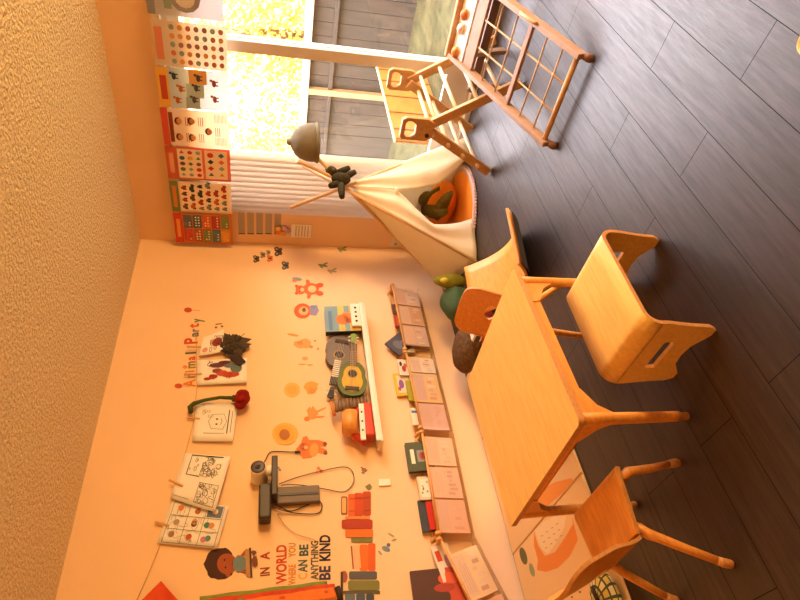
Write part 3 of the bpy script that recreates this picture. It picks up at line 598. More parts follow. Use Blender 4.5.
# pennant + streamers at the left edge of the view
mb = MB(); a, b, c = wp(161, 581, .05), wp(138, 604, .05), wp(183, 606, .05)
mb.grid(lambda u, v: (a*(1-v)+(b*(1-u)+c*u)*v)+WV*(.012*math.sin(u*7)*v), 8, 6, mat('orange_fabric', '#d9512a', .8, .2, .12, 20), .0015)
tag(obj('pennant', mb), 'orange fabric pennant hanging at the end of the string', 'pennant')
st = thing('streamer', 'green red and orange ribbon streamer with a dark end hanging beside the lettering', 'streamer', wp(342, 590, .04))
for k, (p, q, w, cc, o_) in enumerate((((200, 602), (328, 586), .028, '#7f8a3a', .03), ((200, 606), (336, 589), .03, '#c9452a', .04), ((204, 611), (338, 592), .03, '#e0762f', .05))):
    a, b = wp(*p, o_), wp(*q, o_); mb = MB()
    mb.grid(lambda u, v: a*(1-v)+b*v+Vector(((u-.5)*w*2, -.006*math.cos(u*PI)+.006*math.sin(v*19+k), (u-.5)*.01)), 4, 24, mat('ribbon_%d' % k, cc, .7, .2, .15, 20), .001)
    obj('ribbon', mb, st)
mb = MB(); mb.tube([wp(337, 587, .05), wp(339, 593, .05), wp(340.5, 601, .05)], .016, K('#3a2c28'), 10); obj('end_weight', mb, st)

# ================================================================== CAMERA SHELF
sh = thing('wall_bracket_shelf', 'small black shelf with a wide grey cable cover below it', 'shelf', wp(300, 494, .0))
tp = wp(267, 489, .06)
CH = mat('charcoal_plastic', '#3c322c', .45, .4); GP = mat('grey_plastic', '#6f6056', .5, .4)
A, B = wp(274.5, 460, .06), wp(275, 499, .06)
obj('shelf_top', MB().box(((A.x+B.x)/2, -.06, A.z), (A.x-B.x, .12, .035), CH), sh, .006)
p0, p1 = wp(277, 488, .03), wp(320, 502, .03)
obj('cable_cover', MB().box(((p0.x+p1.x)/2, -.022, (p0.z+p1.z)/2), (p0.x-p1.x, .044, p0.z-p1.z), GP), sh, .006)
obj('cover_seam', MB().box(((p0.x+p1.x)/2-.0, -.046, (p0.z+p1.z)/2), (.012, .006, p0.z-p1.z-.02), BLACKP), sh)
cm = thing('security_camera', 'white cylindrical security camera with a dark lens on the small black shelf', 'camera', Vector((wp(258, 470, .07).x, -.07, A.z+.018)))
cc = wp(258, 466.5, .13); ax = Vector((.1, -.98, .08)).normalized()
cb = cc-ax*.05
obj('base', MB().tube([(cb.x, cb.y, A.z+.018), (cb.x, cb.y, A.z+.03), (cb.x, cb.y, cb.z)], [.034, .032, .014], WHITEP, 14), cm)
obj('body', MB().lathe([(.02, -.10), (.042, -.096), (.048, -.08), (.048, .035), (.045, .045), (.043, .046)], cb, WHITEP, ax, 24), cm)
ln = obj('lens_face', MB().lathe([(.042, .045), (.042, .049), (.03, .05)], cb, K('#4a3d34', .3), ax, 24), cm)
obj('lens', MB().lathe([(.016, .05), (.016, .053), (.008, .054), (.007, .052)], cb, mat('lens_black', '#120d0b', .1, .6), ax, 16), ln)
bx = thing('router_box', 'black rounded box standing on the left end of the small black shelf', 'device', Vector((wp(262, 509, .06).x, -.06, A.z)))
q0, q1 = wp(259.5, 487, .06), wp(271.5, 521, .06)
obj('case', MB().box(((q0.x+q1.x)/2, -.06, A.z+.018+(q0.z-q1.z)/2), (q0.x-q1.x, .1, q0.z-q1.z), CH), bx, .012, 4)
CB = mat('cable_rubber', '#3a2f28', .6, .3)
def cable(label, pts, r=.003, col=None):
    P = [wp(*p[:2], p[2] if len(p) > 2 else .012) for p in pts]
    Q = []
    for i in range(len(P)-1):
        p0, p1, p2, p3 = P[max(i-1, 0)], P[i], P[i+1], P[min(i+2, len(P)-1)]
        for k in range(6):
            t = k/6; Q.append(.5*((2*p1)+(p2-p0)*t+(2*p0-5*p1+4*p2-p3)*t*t+(3*p1-p0-3*p2+p3)*t**3))
    Q.append(P[-1]); tag(obj('cable', MB().tube(Q, r, col or CB, 6)), label, 'cable', 'cables around the camera shelf')
cable('black cable with a plug rising from the camera toward the bear sticker', [(262, 466, .05), (266, 459, .03), (269, 453.5), (274, 451.5), (290, 452), (297, 452)], .0035)
tag(obj('cable_plug', MB().tube([wp(295, 452, .014), wp(300.5, 452, .014)], [.009, .006], CB, 8)), 'black plug at the tip of the cable on the bear sticker', 'plug')
cable('long thin black cable looping wide below the shelf', [(279, 484, .02), (300, 476.5), (330, 469), (345, 467), (352, 471), (354, 480), (350, 488), (342, 492), (325, 489), (300, 485), (281, 485, .02)], .0026)
cable('short black cable curling left of the grey cover', [(275, 504, .05), (290, 511, .02), (305, 506), (317, 501), (322, 505), (320, 512), (312, 514), (295, 513), (278, 509, .04)], .0034)
cable('pale thin cable trailing down from the shelf to the lettering', [(277, 513, .03), (284, 524), (296, 534), (312, 539), (316, 541)], .002, K('#b98a58'))
tag(obj('light_switch', MB().box(wp(384.5, 482.5, .006), (.045, .012, .075), WHITEP), bevel=.003), 'small cream plastic sensor beside the red book stickers', 'switch')

# ================================================================== TOY SHELF
sf = thing('toy_shelf', 'white ledge shelf on the wall holding the ukuleles', 'shelf', (-1.36, -.07, .71))
x1, x0 = wp(362, 303, .13).x, wp(377, 441, .13).x
ZS = .735
obj('ledge', MB().box(((x0+x1)/2, -.066, ZS-.011), (x1-x0, .128, .022), WHITEP), sf, .003)
obj('front_lip', MB().box(((x0+x1)/2, -.135, ZS+.008), (x1-x0, .012, .03), WHITEP), sf, .003)
for xx in (x0+.08, x1-.1): obj('bracket', MB().box((xx, -.03, ZS-.032), (.02, .05, .02), WHITEP), sf, .003)
def frontface(name, label, cat, w, h, t, loc, tilt=0, yaw=0, cover='#8aa', draw=None, page=True, lean=0, spine=None, group=None):
    """a book standing on its lower edge: width x thickness x height, cover towards the room"""
    M = Matrix.Translation(Vector(loc)) @ Matrix.Rotation(yaw, 4, 'Z') @ Matrix.Rotation(-lean, 4, 'X') @ Matrix.Rotation(tilt, 4, 'Y')
    o = thing(name, label, cat, loc, M=M, group=group)
    c = MB(); m_ = K(cover, .5)
    c.box((0, -t/2+.0015, h/2), (w, .003, h), m_); c.box((0, t/2-.0015, h/2), (w, .003, h), m_); c.box((-w/2+.0015, 0, h/2), (.003, t-.006, h), K(spine or cover, .5))
    if draw:
        def R(u0, v0, u1, v1, col, l=1): c.add([Vector((-w/2+w*u, -t/2-.0004*l, h*v)) for u, v in ((u0, v0), (u1, v0), (u1, v1), (u0, v1))], [(0, 1, 2, 3)], K(col, .5))
        def E(cu, cv, ru, rv, col, l=2, n=14): c.add([Vector((-w/2+w*(cu+ru*math.cos(2*PI*i/n)), -t/2-.0004*l, h*(cv+rv*math.sin(2*PI*i/n)))) for i in range(n)], [tuple(range(n))], K(col, .5))
        draw(R, E)
    for i, v in enumerate(c.v): pass
    obj('cover', c, o, local=True)
    if page: obj('pages', MB().box((.001, 0, h/2), (w-.006, t-.007, h-.008), K('#f0e2c6', .8)), o, local=True)
    return o
def d_zoo(R, E):
    R(0, 0, 1, .3, '#d8b04a'); R(0, .45, 1, .62, '#d9c060'); R(.05, .8, .8, .9, '#5f7fa8', 2); E(.45, .5, .2, .2, '#d97a3a', 3); E(.6, .38, .14, .14, '#e0853f', 3); E(.4, .3, .1, .12, '#c9602f', 3); E(.2, .12, .12, .07, '#e8c860', 3)
pa = wp(337, 320, .045)
frontface('picture_book', 'blue and yellow picture book standing at the right end of the toy shelf', 'book', .25, .262, .05, (wp(330, 321, .06).x, -.075, ZS+.02), 0, 0, '#7fa0a8', d_zoo, True, .06, '#3a2c26')
kb = thing('toy_piano', 'small white toy keyboard with round dark dots at the right end of the toy shelf', 'toy', (wp(355, 315, .11).x, -.117, ZS+.0))
xk0, xk1 = wp(355, 326, .12).x, wp(355, 304, .12).x
obj('case', MB().box(((xk0+xk1)/2, -.117, ZS+.046), (xk1-xk0, .018, .092), WHITEP), kb, .004)
for k in range(4): obj('button', MB().lathe([(.009, 0), (.009, .004)], ((xk0+(xk1-xk0)*(.2+.2*k)), -.126, ZS+.055), BLACKP, (0, -1, 0), 12), kb)
obj('slot', MB().box(((xk0+xk1)/2, -.127, ZS+.02), ((xk1-xk0)*.8, .003, .006), BLACKP), kb)

def ukulele(name, label, body_c, edge_c, neck_c, o, ex, L=.46, W_=.16, head_c=None, frets='#cbbd98', yoff=0, rim=None):
    ex = Vector(ex).normalized(); ey = Vector((-ex.z, 0, ex.x)); o = Vector(o)
    t = thing(name, label, 'ukulele', o)
    # outline of the body: lower bout, waist, upper bout along ex
    hw = []; n = 26
    for i in range(n+1):
        s = i/n; w = .5*max(0, math.sin(PI*s))**.36*(1-.16*s) - .05*math.exp(-((s-.58)/.12)**2); hw.append((s, max(.0, w)))
    bl_ = L*.52
    up = [(s*bl_, w*W_) for s, w in hw]; P = up+[(s*bl_, -w*W_) for s, w in reversed(hw[1:-1])]
    b = MB(); b.prism(P, o+WV*0, ex, ey, .045, K(body_c, .35), side=K(edge_c, .4))
    bo = obj('body', b, t)
    top = o+WV*.0455
    if rim: obj('sunburst', MB().prism([(p[0]*.74+bl_*.12, p[1]*.7) for p in P], top, ex, ey, .0012, K(rim, .35)), t)
    h = MB(); h.prism(circ(bl_*.62, 0, W_*.17), top+WV*.0013, ex, ey, .001, K('#b98a4a', .4)); h.prism(circ(bl_*.62, 0, W_*.135), top+WV*.0024, ex, ey, .0008, K('#1c1410', .4)); obj('sound_hole', h, t)
    obj('bridge', MB().box(top+ex*(bl_*.2)+WV*.004, (W_*.12, .008, W_*.42), K('#4a3322', .4), Matrix((ex, WV, ey)).transposed()), t)
    nk = MB(); nk.box(top+ex*(bl_*.95+L*.13)+WV*.002-WV*.006, (L*.34, .014, W_*.22), K(neck_c, .4), Matrix((ex, WV, ey)).transposed()); no = obj('neck', nk, t)
    fr = MB()
    for k in range(9): fr.box(top+ex*(bl_*.82+L*.3*k/10)+WV*.004, (.0028 if frets != 'white' else .010, .003, W_*.21), K('#f0e6cf' if frets == 'white' else frets, .3), Matrix((ex, WV, ey)).transposed())
    obj('frets', fr, no)
    hd = MB(); hd.prism([(0, -.012), (L*.14, -.024), (L*.16, 0), (L*.14, .024), (0, .012)], o+ex*(bl_+L*.3)+WV*.026, ex, ey, .014, K(head_c or neck_c, .4)); ho = obj('headstock', hd, t)
    for k in (0, 1):
        for s in (-1, 1): obj('tuning_peg', MB().box(o+ex*(bl_+L*(.34+.06*k))+ey*(s*.03)+WV*.033, (.01, .008, .016), K('#e8dcc0', .4), Matrix((ex, WV, ey)).transposed()), ho)
    for k in range(4): pass
    s_ = MB()
    for k in range(4):
        d = ey*((k-1.5)*W_*.045); s_.tube([top+ex*(bl_*.2)+d+WV*.007, top+ex*(bl_+L*.36)+d+WV*.007], .0007, K('#f4ead4', .3), 4)
    obj('strings', s_, t); return t
# grey ukulele behind, neck toward the left; green one in front, neck toward the right
ga = wp(343, 336, .03)
ukulele('ukulele', 'grey wood ukulele with white frets leaning behind the green one', '#7a6f66', '#4a3f38', '#2c221e', Vector((wp(345, 337, .045).x, -.012, wp(343, 337, .045).z)), wp(332, 400, .045)-wp(345, 337, .045), .56, .235, '#1f1814', 'white')
ukulele('ukulele', 'green and yellow sunburst ukulele lying on the toy shelf', '#5f6a2c', '#3c4a20', '#6a5040', Vector((wp(353, 397.5, .1).x, -.075, wp(351.5, 397.5, .1).z)), wp(355, 330, .1)-wp(353, 397.5, .1), .56, .225, '#7f9a3c', '#b9a27c', rim='#d0a52c')
pf = thing('pan_flute', 'row of grey-brown wooden tubes bound together beside the green ukulele', 'toy', (wp(350, 403, .1).x, -.1, ZS+.02))
BR = mat('bamboo', '#8a6f55', .6, .3, .15, 20)
for k in range(9):
    px = 336+3.6*k; a, b = wp(px, 401.5-k*.75, .09), wp(px+1.2, 411.5-k*.75, .09); obj('tube', MB().tube([a, b], .0125, BR, 10), pf)
ms = thing('mallet', 'orange wooden stick resting at the left of the pan flute', 'mallet', wp(335, 412, .1))
obj('stick', MB().tube([wp(331, 402.5, .075), wp(334.5, 415, .09)], [.011, .012], mat('orange_wood', '#cf7f3c', .5, .3), 10), ms)
# hammer toy
ht = thing('hammer_toy', "red toy with wooden cylinder and cream plank at the toy shelf's left end", 'toy', (wp(360, 428, .1).x, -.08, ZS))
REDP = mat('red_painted_wood', '#cf3f22', .35, .5)
xa, xb = wp(370, 440, .09).x, wp(370, 404, .09).x
obj('red_base', MB().box(((xa+xb)/2+.01, -.065, ZS+.05), (xb-xa-.02, .1, .06), REDP), ht, .01, 3)
obj('red_arch', MB().tube([wp(364, 404, .07), wp(356, 412, .07), wp(352, 425, .07), wp(355, 436, .07), wp(366, 443, .07)], [.02, .024, .028, .028, .026], REDP, 12), ht)
obj('wooden_cylinder', MB().tube([wp(350, 413, .1), wp(350, 433, .1)], .052, BIRCH2, 20), ht)
pk = obj('cream_plank', MB().beam(wp(361, 404, .128), wp(363.5, 440, .128), .034, .014, WHITEP, WV), ht, .003)
for k in range(3): c = wp(361.6+.6*k, 412+9*k, .137); obj('peg', MB().lathe([(.006, 0), (.006, .004)], c, BLACKP, (0, -1, 0), 10), pk)
mb = MB().box((wp(372, 446, .06).x, -.06, ZS-.05), (.035, .1, .05), WHITEP)

# ================================================================== BOOK RACKS
ACR = glass('clear_acrylic', (.97, .95, .92), .25, .08)
RW = mat('rack_wood', '#d59f5e', .5, .4, .1, 14)
BZ = .232
def rack(label, xa, xb, zr, zl=None, open_=False):
    """wall rack from x=xa (left) to xb (right): rails, end brackets, ledge and clear front"""
    t = thing('book_rack', label, 'book rack', ((xa+xb)/2, -.06, zr-.22), group='wall book racks')
    zl = zr if zl is None else zl
    obj('front_rail', MB().tube([(xa, -.115, zl), (xb, -.115, zr)], .0085, RW, 10), t)
    obj('back_rail', MB().tube([(xa, -.02, zl+.012), (xb, -.02, zr+.012)], .008, RW, 10), t)
    for xx, zz in ((xa+.012, zl), (xb-.012, zr)):
        b = MB(); b.prism([(-.002, -.06), (-.02, -.05), (-.05, -.014), (-.118, -.014), (-.13, -.002), (-.126, .018), (-.108, .022), (-.06, .008), (-.002, .026)], (xx-.009, 0, zz), (0, 1, 0), (0, 0, 1), .018, RW); obj('bracket', b, t, .003)
    obj('ledge', MB().beam((xa, -.04, zl-.222), (xb, -.04, zr-.222), .078, .006, ACR, (0, 0, 1)), t)
    g = MB(); g.add([(xa+.025, -.108, zl-.012), (xb-.025, -.108, zr-.012), (xb-.025, -.07, zr-.205), (xa+.025, -.07, zl-.205)], [(0, 1, 2, 3)], ACR); obj('clear_front', g, t)
    return t
racks = [('wall book rack nearest the corner, below the picture book', -1.235, -.56, .462, .455), ('wall book rack below the green ukulele', -1.885, -1.24, .455, .447), ('wall book rack holding the dark green book', -2.575, -1.895, .447, .462), ('wall book rack at the left edge of the view', -3.25, -2.585, .462, .26)]
for a in racks: rack(*a)
def cov(kind):
    r = random.Random(kind)
    def d(R, E):
        c1 = r.choice(['#d8a890', '#cfa898', '#d9b49c']); c2 = r.choice(['#e6c4a8', '#dcb8a4', '#e8cdb4'])
        R(.06, .55, .94, .93, c2)
        for k in range(4): R(.12+.02*(k % 2), .62+.07*k, .7+.15*r.random(), .635+.07*k, c1, 2)
        for k in range(6): R(.1+.14*k, .12+.2*r.random(), .19+.14*k, .34+.14*r.random(), r.choice([c1, c2, '#ecd6bc']), 2)
    return d
FB = [ # books facing out behind the clear fronts: x, w, h, colour, label
 (0, .16, .2, '#e6cdb8', 'cream book behind the clear front of the corner rack, beside its right bracket'), (0, .19, .2, '#e0b496', 'peach book behind the clear front of the corner rack, in its middle'), (0, .19, .2, '#d9bdb0', 'pinkish book behind the clear front of the corner rack, at its left end'),
 (1, .13, .2, '#f3e0c4', 'cream square book with a small drawing at the right end of the second rack'), (1, .24, .2, '#ecc88e', 'yellowish lined book in the middle of the second rack'), (1, .2, .2, '#e0bcae', 'pinkish picture book at the left end of the second rack'),
 (2, .2, .2, '#f0cfae', 'cream book at the right end of the third rack'), (2, .2, .2, '#efc0a4', 'pale pink book in the middle of the third rack'), (2, .2, .2, '#e9b79a', 'pale rose book at the left end of the third rack'),
 (3, .26, .2, '#f3d8ae', 'cream book with faint writing at the right end of the leftmost rack'), (3, .26, .2, '#eebd94', 'peach book at the left end of the leftmost rack')]
pos = {}
for i, (k, w, h, c, l) in enumerate(FB):
    _, xa, xb, zr, zl = racks[k]; x = pos.get(k, xb-.04); xc = x-w/2; pos[k] = x-w-.012
    zz = zl+(zr-zl)*((xc-xa)/(xb-xa))
    frontface('book', l, 'book', w, h, .012, (xc, -.06, zz-.206), -math.atan2(zr-zl, xb-xa), 0, c, cov(i), True, -.17, group='books behind the clear fronts')
def bk2(label, px, py, w, h, t, yo, cover, tilt=0, lean=.1, draw=None, zb=None, spine=None):
    p = wp(px, py, yo); frontface('book', label, 'book', w, h, t, (p.x, -yo, p.z), tilt, 0, cover, draw, True, lean, spine, 'books standing in the wall racks')
def d_tin(R, E): R(.3, .15, .7, .6, '#8a8f86'); E(.5, .4, .15, .12, '#b0452c', 3); R(.25, .7, .75, .85, '#efe3c4'); E(.5, .3, .1, .14, '#2c2c2c', 3)
def d_dots(R, E):
    R(.1, .1, .9, .9, '#f6ead0'); r = random.Random(3)
    for k in range(10): E(r.uniform(.2, .8), r.uniform(.15, .85), .05, .05, r.choice(['#7a8a4a', '#8a7a5a', '#c9a04a']))
def d_fox(R, E): R(.0, .0, 1, .35, '#c24a2a'); E(.35, .55, .24, .24, '#4f2f24'); E(.55, .4, .1, .2, '#a83a24', 3); E(.75, .3, .14, .2, '#d95a34', 3)
def d_red(R, E): R(.1, .1, .9, .9, '#d05a3c'); E(.5, .5, .2, .2, '#efd0a0', 2)
bk2('dark slate picture book tilted steeply in the corner rack', 407, 338, .15, 0.170, .014, .055, '#4a4a56', -.7, .05, lambda R, E: (E(.5, .6, .3, .2, '#6a6a72'), E(.4, .3, .2, .15, '#8a7a8a')))
bk2('red and brown patterned book upright in the corner rack', 410, 322, .12, 0.125, .014, .04, '#a8452f', .02, -.07, d_red)
bk2('brown book with a round orange badge in the corner rack', 409, 309, .1, 0.135, .01, .06, '#6a4634', .0, .05, lambda R, E: E(.5, .7, .25, .12, '#d9803c'))
bk2('white and grey book beside the left bracket of the corner rack', 414, 348, .08, 0.095, .01, .04, '#d8cdbb', -.1, -.07)
bk2('white book with red pictures at the right end of the second rack', 415, 368, .14, 0.125, .012, .04, '#e9dcc6', .0, -.07, lambda R, E: (E(.4, .7, .2, .12, '#b0402c'), E(.7, .85, .15, .08, '#3f3a44'), E(.6, .6, .15, .1, '#c9683a')))
bk2('yellow edged book leaning against the wall in the second rack', 420, 384, .19, 0.185, .016, .02, '#d8b62e', -.03, .0, lambda R, E: (R(.12, .1, .88, .9, '#e6d0b0'), E(.5, .75, .2, .1, '#8a5a9a'), E(.3, .85, .1, .06, '#c0503a')))
bk2('lime green book in the second rack', 424, 391, .17, 0.125, .012, .04, '#a8a02a', .0, -.07)
bk2('cream book with a blue bookmark beside the left bracket of the second rack', 428, 417, .13, 0.120, .014, .04, '#efe0c0', .0, -.07, lambda R, E: R(.7, .6, .85, .95, '#5f7f9a'))
bk2('dark green book with a tin picture in the third rack', 432, 456, .2, 0.165, .03, .06, '#4a5030', .0, .08, d_tin, spine='#3c4228')
bk2('cream polka dot book in the third rack', 436, 488, .15, 0.115, .012, .04, '#e6d3aa', .0, -.07, d_dots)
bk2('charcoal book with a grey spine in the third rack', 440, 515, .19, 0.125, .018, .026, '#3f4448', .0, .0)
bk2('red book in front of the charcoal book', 442, 515, .17, 0.090, .01, .048, '#c9301f', .0, -.06)
bk2('large brown and red picture book leaning at the left edge of the view', 466, 588, .23, 0.300, .02, .05, '#4f2a20', .02, .1, d_fox, spine='#f0d8b0')
bk2('white book with a red square in the leftmost rack', 453, 560, .2, 0.105, .012, .04, '#e9dcc8', -.2, -.07, lambda R, E: (R(.55, .6, .85, .9, '#c9442c'), E(.5, .35, .2, .15, '#b08a9a')))
bk2('yellow cream book low in the leftmost rack', 466, 582, .14, 0.075, .014, .04, '#e8c070', -.25, -.07)
bk2('grey blue framed book at the bottom of the leftmost rack', 475, 597, .16, 0.065, .012, .04, '#5f6870', -.1, -.07, d_red)

# ================================================================== TABLE
tt = thing('kids_table', 'square birch plywood children\'s table with round legs', 'table', (-2.535, -1.452, 0), math.radians(2.4))
TH = .45; hw = .381
obj('tabletop', MB().prism(rrect(2*hw, 2*hw, .022, 5), (0, 0, TH-.022), X, Y, .022, BIRCH, side=PLYEDGE), tt, .002, local=True)
ap = MB(); q_ = hw-.045
for sx, sy, dx, dy in ((0, 1, 1, 0), (0, -1, 1, 0), (1, 0, 0, 1), (-1, 0, 0, 1)): ap.box((sx*q_, sy*q_, TH-.05), (2*q_*dx+.02, 2*q_*dy+.02, .056), BIRCH2)
obj('apron', ap, tt, .002, local=True)
for sx in (-1, 1):
    for sy in (-1, 1):
        cx, cy = sx*(hw-.042), sy*(hw-.042)
        lg = obj('leg', MB().lathe([(.018, .035), (.0185, .06), (.0215, .34), (.0235, TH-.024)], (cx, cy, 0), BIRCH2, seg=18), tt, local=True)
        obj('foot', MB().lathe([(.0125, .0), (.0142, .003), (.0145, .03), (.0145, .035)], (cx, cy, 0), mat('foot_wood', '#c08a4e', .5), seg=18), lg, local=True)
        for k, (ux, uy) in enumerate(((-sx, 0), (0, -sy))):
            g = MB(); w_ = Vector((uy, ux, 0))
            g.prism([(0, 0), (.13, 0), (.12, -.048), (.05, -.085), (0, -.16)], Vector((cx, cy, TH-.03))-Vector((ux, uy, 0)).cross(Z)*.011, Vector((ux, uy, 0)), Z, .022, BIRCH2)
            obj('gusset', g, tt, local=True)

# ================================================================== CHAIRS
def kid_chair(label, loc, rot):
    """children's chair; local +x is the front"""
    t = thing('kids_chair', label, 'chair', loc, rot, 'plywood children\'s chairs')
    sh_, sw, sd = .275, .345, .22
    def seatf(u, v):
        x = -sd/2+sd*u; y = (v-.5)*(.305+.075*u)
        z = sh_-.014*math.sin(PI*u)*math.cos(PI*(v-.5))*1.0-.006*(1 if u > .9 else 0)
        return (x, y, z)
    obj('seat', MB().grid(lambda u, v: seatf(u, v), 10, 10, BIRCH2, .017, edge=PLYEDGE), t, .003, local=True)
    for sx in (-1, 1):
        for sy in (-1, 1):
            x0, y0 = sx*(sd/2-.026), sy*((.19 if sx > 0 else .1525)-.024); x1, y1 = (.118 if sx > 0 else -.225), sy*.168
            P = [(x0-sx*.016, y0-sy*.012, sh_-.030), (x0-sx*.002, y0-sy*.002, sh_-.036), (x0+(x1-x0)*.12+sx*.006, y0+sy*.006, sh_-.056), (x0+(x1-x0)*.28+sx*.004, y0+(y1-y0)*.3+sy*.004, sh_-.085), (x0+(x1-x0)*.62, y0+(y1-y0)*.65, .12), (x1, y1, .03)]
            lg = obj('leg', MB().tube(P, [.013, .0175, .0175, .0155, .0142, .0128], BIRCH2, 12), t, local=True)
            d = (Vector(P[-1])-Vector(P[-2])).normalized()
            obj('foot', MB().tube([Vector(P[-1])-d*.016, Vector(P[-1]), (x1+d.x*.015, y1+d.y*.015, .008), (x1+d.x*.017, y1+d.y*.017, 0)], [.014, .0148, .0145, .011], PLYEDGE, 12), lg, local=True)
    # backrest: bent plate with an oval hand hole
    bw = .31; hb = .265
    def bend(p):
        y, s = p; z = sh_-.012+s+.0; x = -sd/2-.002-.018*(1-math.exp(-s/.03))-.36*s+.03*(2*y/bw)**2*min(1, s/.1)
        return Vector((x, y, z))
    b = MB(); oy, oz = circ(0, .115, .048, .027, 20), None
    outer = []
    for (px, py) in rrect(bw, hb, .06, 8, 0, hb/2): outer.append((px, py if py > hb/2 else py)) if py > hb*.4 else None
    outer += [(-bw/2+.004, .0), (bw/2-.004, .0)]
    # dense strip mesh so the plate can curve
    nu, nv = 30, 20
    def inside(y, s):
        if (y/.05)**2+((s-.115)/.026)**2 < 1: return False
        dx = abs(y)-(bw/2-.055); dz = max(.055-s if s < .055 else s-(hb-.055), 0) if (s < .055 or s > hb-.055) else -1
        return not (dx > 0 and dz > 0 and math.hypot(dx, dz) > .055)
    T = tessellate_polygon([[Vector((p[0], p[1], 0)) for p in outer], [Vector((p[0], p[1], 0)) for p in oy]])
    bmx = bmesh.new(); loops = outer+oy; vv = [bmx.verts.new((p[0], p[1], 0)) for p in loops]
    for tr in T:
        try: bmx.faces.new([vv[i] for i in tr])
        except ValueError: pass
    for k in range(1, 12):
        for co_, no_ in (((-bw/2+bw*k/12, 0, 0), (1, 0, 0)), ((0, hb*(k/12)**1.6, 0), (0, 1, 0))):
            bmesh.ops.bisect_plane(bmx, geom=bmx.verts[:]+bmx.edges[:]+bmx.faces[:], plane_co=co_, plane_no=no_)
    bmesh.ops.recalc_face_normals(bmx, faces=bmx.faces[:])
    bmx.verts.ensure_lookup_table(); bmx.verts.index_update()
    front = [bend((v.co.x, v.co.y)) for v in bmx.verts]; nrm = Vector((1, 0, .4)).normalized()
    back = [p-nrm*.012 for p in front]
    fs = [tuple(v.index for v in f.verts) for f in bmx.faces]; be = [(e.verts[0].index, e.verts[1].index) for e in bmx.edges if e.is_boundary]
    n = len(front); b.add(front, fs, BIRCH2, True); b.add(back, [f[::-1] for f in fs], BIRCH2, True)
    b.add(front+back, [(i, j, j+n, i+n) for i, j in be], PLYEDGE); bmx.free()
    bo = obj('backrest', b, t, local=True)
    bm2 = bmesh.new(); bm2.from_mesh(bo.data); bmesh.ops.recalc_face_normals(bm2, faces=bm2.faces[:]); bm2.to_mesh(bo.data); bm2.free()
    return t
kid_chair('birch children\'s chair in the foreground, its back at the left edge of the view', (-3.083, -1.493, 0), math.radians(1))
kid_chair('birch children\'s chair tucked behind the table, its back by the fur cushion', (-2.165, -1.375, 0), math.radians(180))

# stool (inverted U of bent plywood)
stl = thing('plywood_stool', 'low bent plywood stool with a hand slot in its end panel', 'stool', (-2.495, -1.975, 0), math.radians(-1))
Ls, Ws, Hs, rr_, tk = .45, .335, .268, .055, .014
def prof():
    P = [(-Ls/2, .13)]
    for i in range(9): a = PI-PI/2*i/8; P.append((-Ls/2+rr_+rr_*math.cos(a), Hs-rr_+rr_*math.sin(a)))
    for i in range(9): a = PI/2-PI/2*i/8; P.append((Ls/2-rr_+rr_*math.cos(a), Hs-rr_+rr_*math.sin(a)))
    P.append((Ls/2, .13)); return P
PR = prof(); PR = [PR[0]]+PR[1:10]+PR[10:19]+[PR[19]]
i0 = 1; i1 = 18
sv = PR[1:19]
obj('seat', MB().grid(lambda u, v: (sv[round(u*17)][0], (v-.5)*Ws, sv[round(u*17)][1]), 17, 4, BIRCH, tk, edge=PLYEDGE), stl, local=True)
ht_ = Hs-rr_
pan = [(-Ws/2, ht_), (-Ws/2, .19), (-Ws/2+.012, .1), (-Ws/2+.016, .03), (-Ws/2+.03, 0), (-Ws/2+.06, .0), (-Ws/2+.085, .018), (-.05, .042), (0, .05), (.05, .042), (Ws/2-.085, .018), (Ws/2-.06, 0), (Ws/2-.03, 0), (Ws/2-.016, .03), (Ws/2-.012, .1), (Ws/2, .19), (Ws/2, ht_)]
slot = rrect(.145, .04, .01, 3, 0, .135)
obj('end_panel', MB().prism(pan, (-Ls/2+tk, 0, 0), (0, 1, 0), (0, 0, 1), -tk, BIRCH, holes=[slot], side=PLYEDGE), stl, local=True)
obj('end_panel', MB().prism(pan, (Ls/2, 0, 0), (0, 1, 0), (0, 0, 1), -tk, BIRCH, holes=[slot], side=PLYEDGE), stl, local=True)

# wobble board
FRn, NRr, NLl = Vector((-1.19, -.91, .20)), Vector((-1.40, -1.565, .15)), Vector((-1.735, -1.47, .15))
axis = (NRr-FRn); axis.z = 0; LB = axis.length; axis.normalize(); sd_ = (NLl-NRr); sd_.z = 0; WB = sd_.length; sd_.normalize()
def wob(u, v):
    s = u*LB; z = .012+.17*abs(2*u-1.0)**2.1+(.02*(1-u))
    p = Vector((FRn.x, FRn.y, 0))+axis*s+sd_*(WB*v); p.z = z; return p
wb = thing('balance_board', 'curved plywood balance board lying between the play tent and the table', 'balance board', wob(.5, .5)*1.0)
obj('board', MB().grid(lambda u, v: wob(u, v), 24, 6, BIRCH2, .013, edge=PLYEDGE), wb)
UF = mat('underside_shade', '#5a5654', .95, .1)  # dark sheet paints in the shade on the board's underside
obj('shaded_underside', MB().grid(lambda u, v: wob(.015+.97*u, .02+.96*v)-Vector((0, 0, .0134))-axis*(.0135*(2*u-1)*1.2 if abs(2*u-1) > .3 else 0)*0, 24, 2, UF, .0), wb)
mb = MB()
for pts in ([(.04, .43), (.055, .38), (.08, .37), (.09, .43), (.07, .46)], [(.09, .42), (.12, .38), (.14, .42), (.12, .46), (.1, .44)], [(.12, .40), (.16, .37), (.17, .41)], [(.06, .47), (.1, .5), (.13, .48)]):
    mb.tube([wob(*p)+Vector((0, 0, .002)) for p in pts], .0024, K('#4a2a18'), 5)
obj('drawn_mark', mb, wb)

